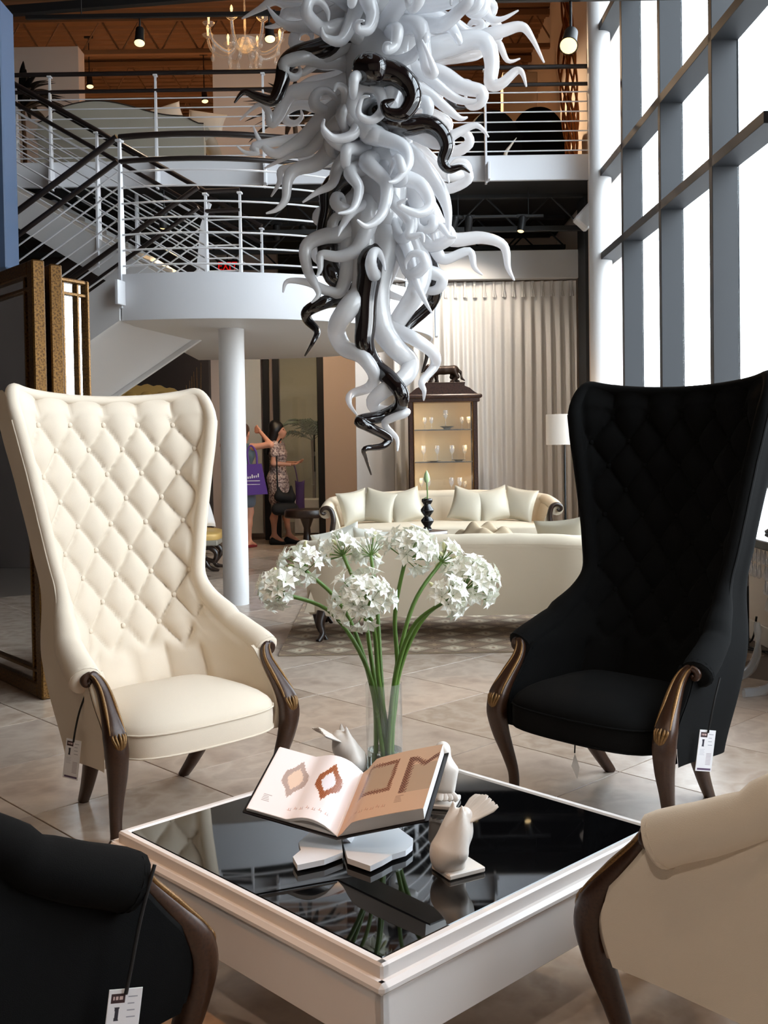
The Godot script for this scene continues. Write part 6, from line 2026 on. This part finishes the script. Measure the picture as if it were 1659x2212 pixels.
func build_lamps() -> void:
	track("black lighting track over the stair with two lit spotlights", Vector3(-3.6, 5.86, -10.8), Vector3(0.2, 5.86, -10.8))
	spot("lit track spotlight high above the stair, left of the glass sculpture", Vector3(-2.44, 5.58, -10.8), Vector3(-2.2, 0, -8.5), 6.0, 40)
	spot("lit track spotlight just left of the glass sculpture at the top", Vector3(-1.1, 5.6, -10.8), Vector3(-0.6, 0, -8.6), 6.0, 40)
	track("short black lighting track across the top of the window", Vector3(0.4, 4.34, -6.9), Vector3(2.08, 4.34, -6.9))
	spot("large bare track lamp at top right before the window", Vector3(1.235, 3.99, -6.8), Vector3(0.1, 0.3, -3.4), 5.0, 40, 0.35, Color(1, 0.8, 0.56), 0.062)
	track("thick black pipe crossing the top left corner", Vector3(-4.6, 6.05, -11.2), Vector3(-1.3, 6.25, -11.2), 0.09)
	track("black lighting track under the mezzanine before the curtain", Vector3(0.75, 4.12, -12.5), Vector3(1.95, 4.12, -12.5), 0.03, 4.46)
	spot("left small spotlight under the mezzanine before the curtain", Vector3(1.05, 3.95, -12.55), Vector3(0.9, 1.7, -13.5), 7.5, 60, 0.17, Color(1, 0.93, 0.85), 0.045)
	spot("right small spotlight under the mezzanine before the curtain", Vector3(1.67, 3.93, -12.46), Vector3(1.0, 0.3, -11.6), 2.4, 40, 0.19, Color(1, 0.78, 0.52), 0.045)
	track("black lighting track under the mezzanine behind the landing", Vector3(-3.2, 4.2, -13.2), Vector3(-0.8, 4.2, -13.2), 0.03, 4.46)
	spot("small spotlight seen between the landing rails, right of the exit sign", Vector3(-1.31, 4.03, -13.2), Vector3(-1.6, 0.8, -15.6), 8.0, 46, 0.17, Color(1, 0.88, 0.74), 0.045)
	spot("small spotlight seen low between the landing rails, left of the exit sign", Vector3(-2.55, 4.0, -12.3), Vector3(-2.85, 2.0, -12.72), 5.0, 36, 0.45, Color(1, 0.84, 0.6), 0.045)
	spot("added small spotlight brightening the blush wall, hidden by the sculpture", Vector3(-0.95, 4.02, -13.2), Vector3(-0.5, 1.3, -15.3), 6.0, 44, 0.18, Color(1, 0.84, 0.66), 0.045)  # added lamp, brightens the blush wall
	spot("added small spotlight brightening the white wall, hidden by the sculpture", Vector3(0.85, 3.95, -12.55), Vector3(0.0, 1.2, -13.6), 5.0, 46, 0.17, Color(1, 0.94, 0.87), 0.045)  # added lamp, brightens the white wall beside the curtain
	spot("unseen small spotlight placed to light the room behind the glazed door", Vector3(-1.8, 4.0, -17.0), Vector3(-1.2, 0.8, -18.4), 7.0, 55, 0.46, Color(1, 0.88, 0.68), 0.045)  # unseen lamp, lights the room beyond the door
	# unseen lamps over the seating, out of view, placed to light chairs, table and floor
	track("lighting track above the seating, out of the picture", Vector3(-2.6, 4.4, -1.6), Vector3(2.0, 4.4, -1.6))
	spot("unseen spotlight above the seating, placed to light the cream chair", Vector3(-1.9, 4.1, -1.6), Vector3(-0.9, 0.7, -4.1), 2.6, 34)
	spot("unseen spotlight above the seating, placed to light the near floor warmly", Vector3(-1.2, 4.1, -1.5), Vector3(-0.9, 0.0, -2.3), 11.0, 20, 0.3, Color(1.0, 0.7, 0.42))
	spot("unseen spotlight above the seating, placed to light the low table", Vector3(-0.4, 4.1, -1.5), Vector3(0.0, 0.4, -3.0), 3.0, 30)
	spot("unseen spotlight above the seating, placed to light the black chair", Vector3(0.9, 4.1, -1.6), Vector3(0.8, 0.3, -3.9), 2.4, 36)
	track("added lighting track behind the camera for the fill spotlight", Vector3(-2.0, 4.4, 1.0), Vector3(2.0, 4.4, 1.0))  # added track, carries only the fill lamp
	spot("added fill spotlight behind the camera, brightening the near cream chair", Vector3(-0.7, 4.1, 1.0), Vector3(0.8, 0.35, -2.3), 11.0, 24, 0.3, Color(1.0, 0.95, 0.9))  # added neutral fill for the near cream chair
	# unseen upstairs lamps, placed to light the mezzanine
	for e in [[-4.6, -16.8, "unseen upstairs spotlight over the left partition, placed to light the mezzanine"], [-2.9, -17.6, "unseen upstairs spotlight between the two partitions, placed to light the mezzanine"], [-1.0, -17.2, "unseen upstairs spotlight behind the middle partition, placed to light the mezzanine"], [1.0, -15.2, "unseen upstairs spotlight above the black armchairs, placed to light the mezzanine"]]:
		spot(e[2], Vector3(e[0], 7.2, e[1]), Vector3(e[0] + 0.3, 4.8, e[1] + 0.6), 46.0, 64, 0.8, Color(1, 0.85, 0.68))

# ---------------------------------------------------------------- two visitors by the far door
func hand_bones(w: Vector3, dir: Vector3, side: Vector3) -> Array:
	var r := []
	var palm_end := w + dir * 0.085
	var curl := dir.cross(side)
	for k in 4:
		var o := side * (k - 1.5) * 0.019
		r.append([w + dir * 0.02 + o * 0.7, palm_end + o, 0.014, 0.0125])
		var l: float = [0.05, 0.06, 0.056, 0.042][k]
		var mid := palm_end + o + dir * l * 0.6 + curl * 0.012
		r.append([palm_end + o, mid, 0.0095, 0.009])
		r.append([mid, mid + dir * l * 0.4 + curl * 0.022, 0.009, 0.0075])
	var tb := w + dir * 0.03 - side * 0.03
	r.append([tb, tb + dir * 0.035 - side * 0.022, 0.013, 0.0105])
	r.append([tb + dir * 0.035 - side * 0.022, tb + dir * 0.065 - side * 0.018, 0.0105, 0.0085])
	return r

func head_bones(c: Vector3) -> Array:
	return [[c + Vector3(0, 0.03, -0.012), c + Vector3(0, 0.045, -0.03), 0.078, 0.075], [c + Vector3(0, -0.03, 0.02), c + Vector3(0, -0.085, 0.045), 0.062, 0.032], [c + Vector3(0, 0.0, 0.07), c + Vector3(0, -0.025, 0.1), 0.016, 0.013], [c + Vector3(0, -0.055, 0.075), c + Vector3(0, -0.058, 0.082), 0.018, 0.014], [c + Vector3(0.074, -0.005, -0.01), c + Vector3(0.076, -0.03, -0.006), 0.014, 0.01], [c + Vector3(-0.074, -0.005, -0.01), c + Vector3(-0.076, -0.03, -0.006), 0.014, 0.01]]

func leg_bones(s: float, fz: float, lift := 0.0) -> Array:
	return [[Vector3(s * 0.088, 0.9, 0), Vector3(s * 0.08, 0.5 + lift, fz * 0.55 + 0.02), 0.078, 0.052], [Vector3(s * 0.08, 0.5 + lift, fz * 0.55 + 0.02), Vector3(s * 0.078, 0.34 + lift, fz * 0.8 - 0.012), 0.05, 0.05], [Vector3(s * 0.078, 0.34 + lift, fz * 0.8 - 0.012), Vector3(s * 0.075, 0.1 + lift, fz), 0.05, 0.031], [Vector3(s * 0.075, 0.085 + lift, fz), Vector3(s * 0.08, 0.03 + lift * 0.2, fz + 0.13), 0.034, 0.026], [Vector3(s * 0.075, 0.06 + lift, fz), Vector3(s * 0.075, 0.05 + lift, fz - 0.04), 0.03, 0.028]]

func build_people() -> void:
	var sk := mat("skin", rgb8(190, 136, 110), 0.55)
	sk.subsurf_scatter_enabled = true
	sk.subsurf_scatter_strength = 0.1
	# -- woman in a print dress, seen from the side
	var p := thing("person", "person in a knee length print dress with long dark hair, facing the glazed door", "person", Vector3(-1.53, 0.0, -15.0), deg_to_rad(82), "visitors by the far door")
	var b := []
	b.append_array(leg_bones(-1.0, -0.05, 0.045))
	b.append_array(leg_bones(1.0, 0.13, 0.045))
	b.append([Vector3(0, 0.98, 0), Vector3(0, 1.16, 0.0), 0.115, 0.1])
	b.append([Vector3(-0.05, 1.3, 0), Vector3(0.05, 1.3, 0), 0.105, 0.105])
	b.append([Vector3(-0.14, 1.43, 0), Vector3(0.14, 1.43, 0), 0.05, 0.05])
	b.append([Vector3(0, 1.44, 0), Vector3(0, 1.55, 0.015), 0.05, 0.046])
	b.append_array(head_bones(Vector3(0, 1.635, 0.03)))
	b.append([Vector3(-0.185, 1.42, 0), Vector3(-0.21, 1.17, -0.01), 0.047, 0.037])
	b.append([Vector3(-0.21, 1.17, -0.01), Vector3(-0.14, 1.15, 0.22), 0.036, 0.025])
	b.append([Vector3(0.185, 1.42, 0), Vector3(0.215, 1.16, 0.0), 0.047, 0.037])
	b.append([Vector3(0.215, 1.16, 0.0), Vector3(0.13, 1.17, 0.22), 0.036, 0.025])
	var body := join([skin(b, 0.013, 70.0), skin(hand_bones(Vector3(-0.14, 1.15, 0.22), Vector3(0.25, 0.1, 0.96).normalized(), Vector3(0.97, 0, -0.25).normalized()), 0.0045, 300.0), skin(hand_bones(Vector3(0.13, 1.17, 0.22), Vector3(-0.25, 0.1, 0.96).normalized(), Vector3(0.97, 0, 0.25).normalized()), 0.0045, 300.0)])
	part(p, "body", body, sk)
	for s in [-1.0, 1.0]:
		part(p, "eye", ball(0.011, 0.008, 0.008, 5), mat("eye_dark", rgb8(30, 20, 16), 0.2), Vector3(s * 0.032, 1.65, 0.098))
	var dm := tri(mat("print_dress", Color(1, 1, 1), 0.8), noise_tex(17, 0.035, 2, [[0.0, rgb8(70, 52, 56)], [0.42, rgb8(120, 92, 90)], [0.5, rgb8(206, 182, 168)], [0.7, rgb8(220, 200, 186)], [1.0, rgb8(150, 104, 100)]], 256), 3.0)
	var dr := [[Vector3(-0.05, 1.3, 0.01), Vector3(0.05, 1.3, 0.01), 0.122, 0.122], [Vector3(-0.15, 1.42, 0), Vector3(0.15, 1.42, 0), 0.066, 0.066], [Vector3(0, 1.2, 0), Vector3(0, 1.06, 0), 0.118, 0.122], [Vector3(-0.06, 0.95, -0.01), Vector3(0.06, 0.95, -0.01), 0.135, 0.135], [Vector3(-0.07, 0.92, 0), Vector3(-0.07, 0.66, 0.0), 0.125, 0.12], [Vector3(0.07, 0.92, 0.01), Vector3(0.07, 0.66, 0.05), 0.125, 0.12]]
	for s in [-1.0, 1.0]:
		dr.append([Vector3(s * 0.18, 1.42, 0), Vector3(s * 0.2, 1.31, 0), 0.064, 0.06])
	part(p, "dress", skin(dr, 0.014, 60.0), dm)
	var hm := mat("dark_hair", rgb8(20, 14, 13), 0.45)
	part(p, "hair", skin([[Vector3(0, 1.68, 0.0), Vector3(0, 1.7, -0.03), 0.095, 0.095], [Vector3(-0.05, 1.64, -0.02), Vector3(-0.05, 1.42, -0.09), 0.07, 0.055], [Vector3(0.05, 1.64, -0.02), Vector3(0.05, 1.42, -0.09), 0.07, 0.055], [Vector3(0, 1.6, -0.06), Vector3(0, 1.32, -0.13), 0.075, 0.04]], 0.012, 70.0), hm)
	for e in [[-1.0, -0.05], [1.0, 0.13]]:
		var z: float = e[1]
		part(p, "wedge_shoe", skin([[Vector3(e[0] * 0.076, 0.05, z - 0.03), Vector3(e[0] * 0.08, 0.022, z + 0.14), 0.042, 0.03], [Vector3(e[0] * 0.076, 0.026, z - 0.04), Vector3(e[0] * 0.08, 0.02, z + 0.12), 0.03, 0.026], [Vector3(e[0] * 0.076, 0.1, z - 0.01), Vector3(e[0] * 0.076, 0.06, z - 0.02), 0.04, 0.042]], 0.01, 90.0), mats["black_paint"])
	# her bags
	var bg := thing("shoulder_bag", "large black shoulder bag hanging at the hip of the person in the dress", "bag", Vector3(-1.42, 0.42, -14.74))
	part(bg, "body", skin([[Vector3(-0.1, 0.1, 0), Vector3(0.12, 0.1, 0), 0.085, 0.085], [Vector3(-0.08, 0.28, 0), Vector3(0.1, 0.26, 0), 0.06, 0.06], [Vector3(-0.08, 0.4, 0), Vector3(-0.07, 0.3, 0), 0.02, 0.05], [Vector3(0.1, 0.42, 0), Vector3(0.1, 0.28, 0), 0.02, 0.05]], 0.014, 50.0), mats["black_paint"])
	part(bg, "strap", tube(smooth_path([Vector3(-0.09, 0.38, 0), Vector3(-0.1, 0.75, -0.03), Vector3(-0.09, 1.0, -0.06), Vector3(-0.04, 1.1, -0.14)], 5), [0.012, 0.012], 6), mats["black_paint"])
	var pb := thing("purple_bag", "narrow purple tote bag carried in front of the person in the dress", "bag", Vector3(-1.22, 0.42, -15.05))
	var purple := mat("purple_cloth", rgb8(84, 52, 132), 0.7)
	part(pb, "body", moved(pillow_mesh(0.14, 0.5, 0.1), shift(0, 0.25, 0)), mat("purple_dim", rgb8(70, 44, 92), 0.7))
	part(pb, "strap", tube(smooth_path([Vector3(-0.03, 0.48, 0), Vector3(-0.06, 0.65, 0), Vector3(-0.08, 0.72, 0.02)], 4), [0.008, 0.008], 6), mats["purple_dim"])
	# -- second woman, half hidden by the column, arm raised to her head
	var q := thing("person", "person in grey shorts half hidden by the white column, one arm raised to the head", "person", Vector3(-1.97, 0.0, -14.6), deg_to_rad(150), "visitors by the far door")
	b = []
	b.append_array(leg_bones(-1.0, 0.0))
	b.append_array(leg_bones(1.0, 0.06))
	b.append([Vector3(0, 0.98, 0), Vector3(0, 1.16, 0.0), 0.11, 0.1])
	b.append([Vector3(-0.05, 1.3, 0), Vector3(0.05, 1.3, 0), 0.1, 0.1])
	b.append([Vector3(-0.14, 1.41, 0), Vector3(0.14, 1.41, 0), 0.05, 0.05])
	b.append([Vector3(0, 1.42, 0), Vector3(0, 1.53, 0.015), 0.05, 0.046])
	b.append_array(head_bones(Vector3(0, 1.61, 0.03)))
	for s in [-1.0, 1.0]:
		b.append([Vector3(s * 0.185, 1.41, 0), Vector3(s * 0.42, 1.44, 0.08), 0.047, 0.038])
		b.append([Vector3(s * 0.42, 1.44, 0.08), Vector3(s * 0.2, 1.62, 0.14), 0.037, 0.026])
	part(q, "body", join([skin(b, 0.013, 70.0), skin(hand_bones(Vector3(-0.2, 1.62, 0.14), Vector3(0.8, 0.55, 0.1).normalized(), Vector3(-0.5, 0.8, 0.0).normalized()), 0.0045, 300.0), skin(hand_bones(Vector3(0.2, 1.62, 0.14), Vector3(-0.8, 0.55, 0.1).normalized(), Vector3(0.5, 0.8, 0.0).normalized()), 0.0045, 300.0)]), mat("skin_fair", rgb8(214, 152, 124), 0.55))
	for s in [-1.0, 1.0]:
		part(q, "eye", ball(0.011, 0.008, 0.008, 5), mats["eye_dark"], Vector3(s * 0.032, 1.625, 0.098))
	part(q, "top", skin([[Vector3(-0.05, 1.3, 0.01), Vector3(0.05, 1.3, 0.01), 0.118, 0.118], [Vector3(-0.12, 1.4, 0), Vector3(0.12, 1.4, 0), 0.064, 0.064], [Vector3(0, 1.2, 0), Vector3(0, 1.02, 0), 0.118, 0.125]], 0.014, 60.0), mat("teal_top", rgb8(92, 106, 112), 0.8))
	part(q, "shorts", skin([[Vector3(-0.06, 0.95, -0.01), Vector3(0.06, 0.95, -0.01), 0.13, 0.13], [Vector3(-0.085, 0.9, 0), Vector3(-0.083, 0.64, 0.012), 0.1, 0.092], [Vector3(0.085, 0.9, 0), Vector3(0.083, 0.64, 0.03), 0.1, 0.092]], 0.014, 70.0), mat("grey_shorts", rgb8(104, 112, 124), 0.8))
	part(q, "hair", skin([[Vector3(0, 1.66, 0.0), Vector3(0, 1.67, -0.03), 0.094, 0.094], [Vector3(0, 1.6, -0.04), Vector3(0, 1.45, -0.09), 0.085, 0.05]], 0.012, 70.0), mat("brown_hair", rgb8(70, 46, 32), 0.5))
	for e in [[-1.0, 0.0], [1.0, 0.06]]:
		part(q, "flat_shoe", skin([[Vector3(e[0] * 0.076, 0.03, e[1] - 0.03), Vector3(e[0] * 0.08, 0.02, e[1] + 0.14), 0.034, 0.026]], 0.01, 90.0), mat("red_shoe", rgb8(136, 40, 44), 0.5))
	var tb := thing("tote_bag", "purple tote bag with white lettering carried by the person beside the column", "bag", Vector3(-1.80, 0.74, -14.36))
	var o := PackedVector2Array([Vector2(-0.2, 0.0), Vector2(0.19, 0.02), Vector2(0.11, 0.44), Vector2(-0.13, 0.43)])
	part(tb, "body", prism(o, 0.06), purple)
	for k in 7:
		part(tb, "white_mark", box(0.014, 0.05 if k % 3 == 0 else 0.03, 0.002, 0.0005), mats["paper"], Vector3(-0.1 + k * 0.028, 0.245 + k * 0.004 + (0.01 if k % 3 == 0 else 0.0), 0.0315))
	for k in 2:
		part(tb, "white_line", box(0.2, 0.008 - k * 0.002, 0.002, 0.0005), mats["paper"], Vector3(-0.01, 0.205 - k * 0.05, 0.0315))
	for s in [0.05, -0.05]:
		part(tb, "strap", tube(smooth_path([Vector3(-0.06, 0.42, s * 0.5), Vector3(-0.08, 0.6, s * 0.4), Vector3(-0.03, 0.69, 0), Vector3(0.04, 0.6, s * 0.4), Vector3(0.05, 0.42, s * 0.5)], 5), [0.012, 0.012], 6, 0.4), purple)
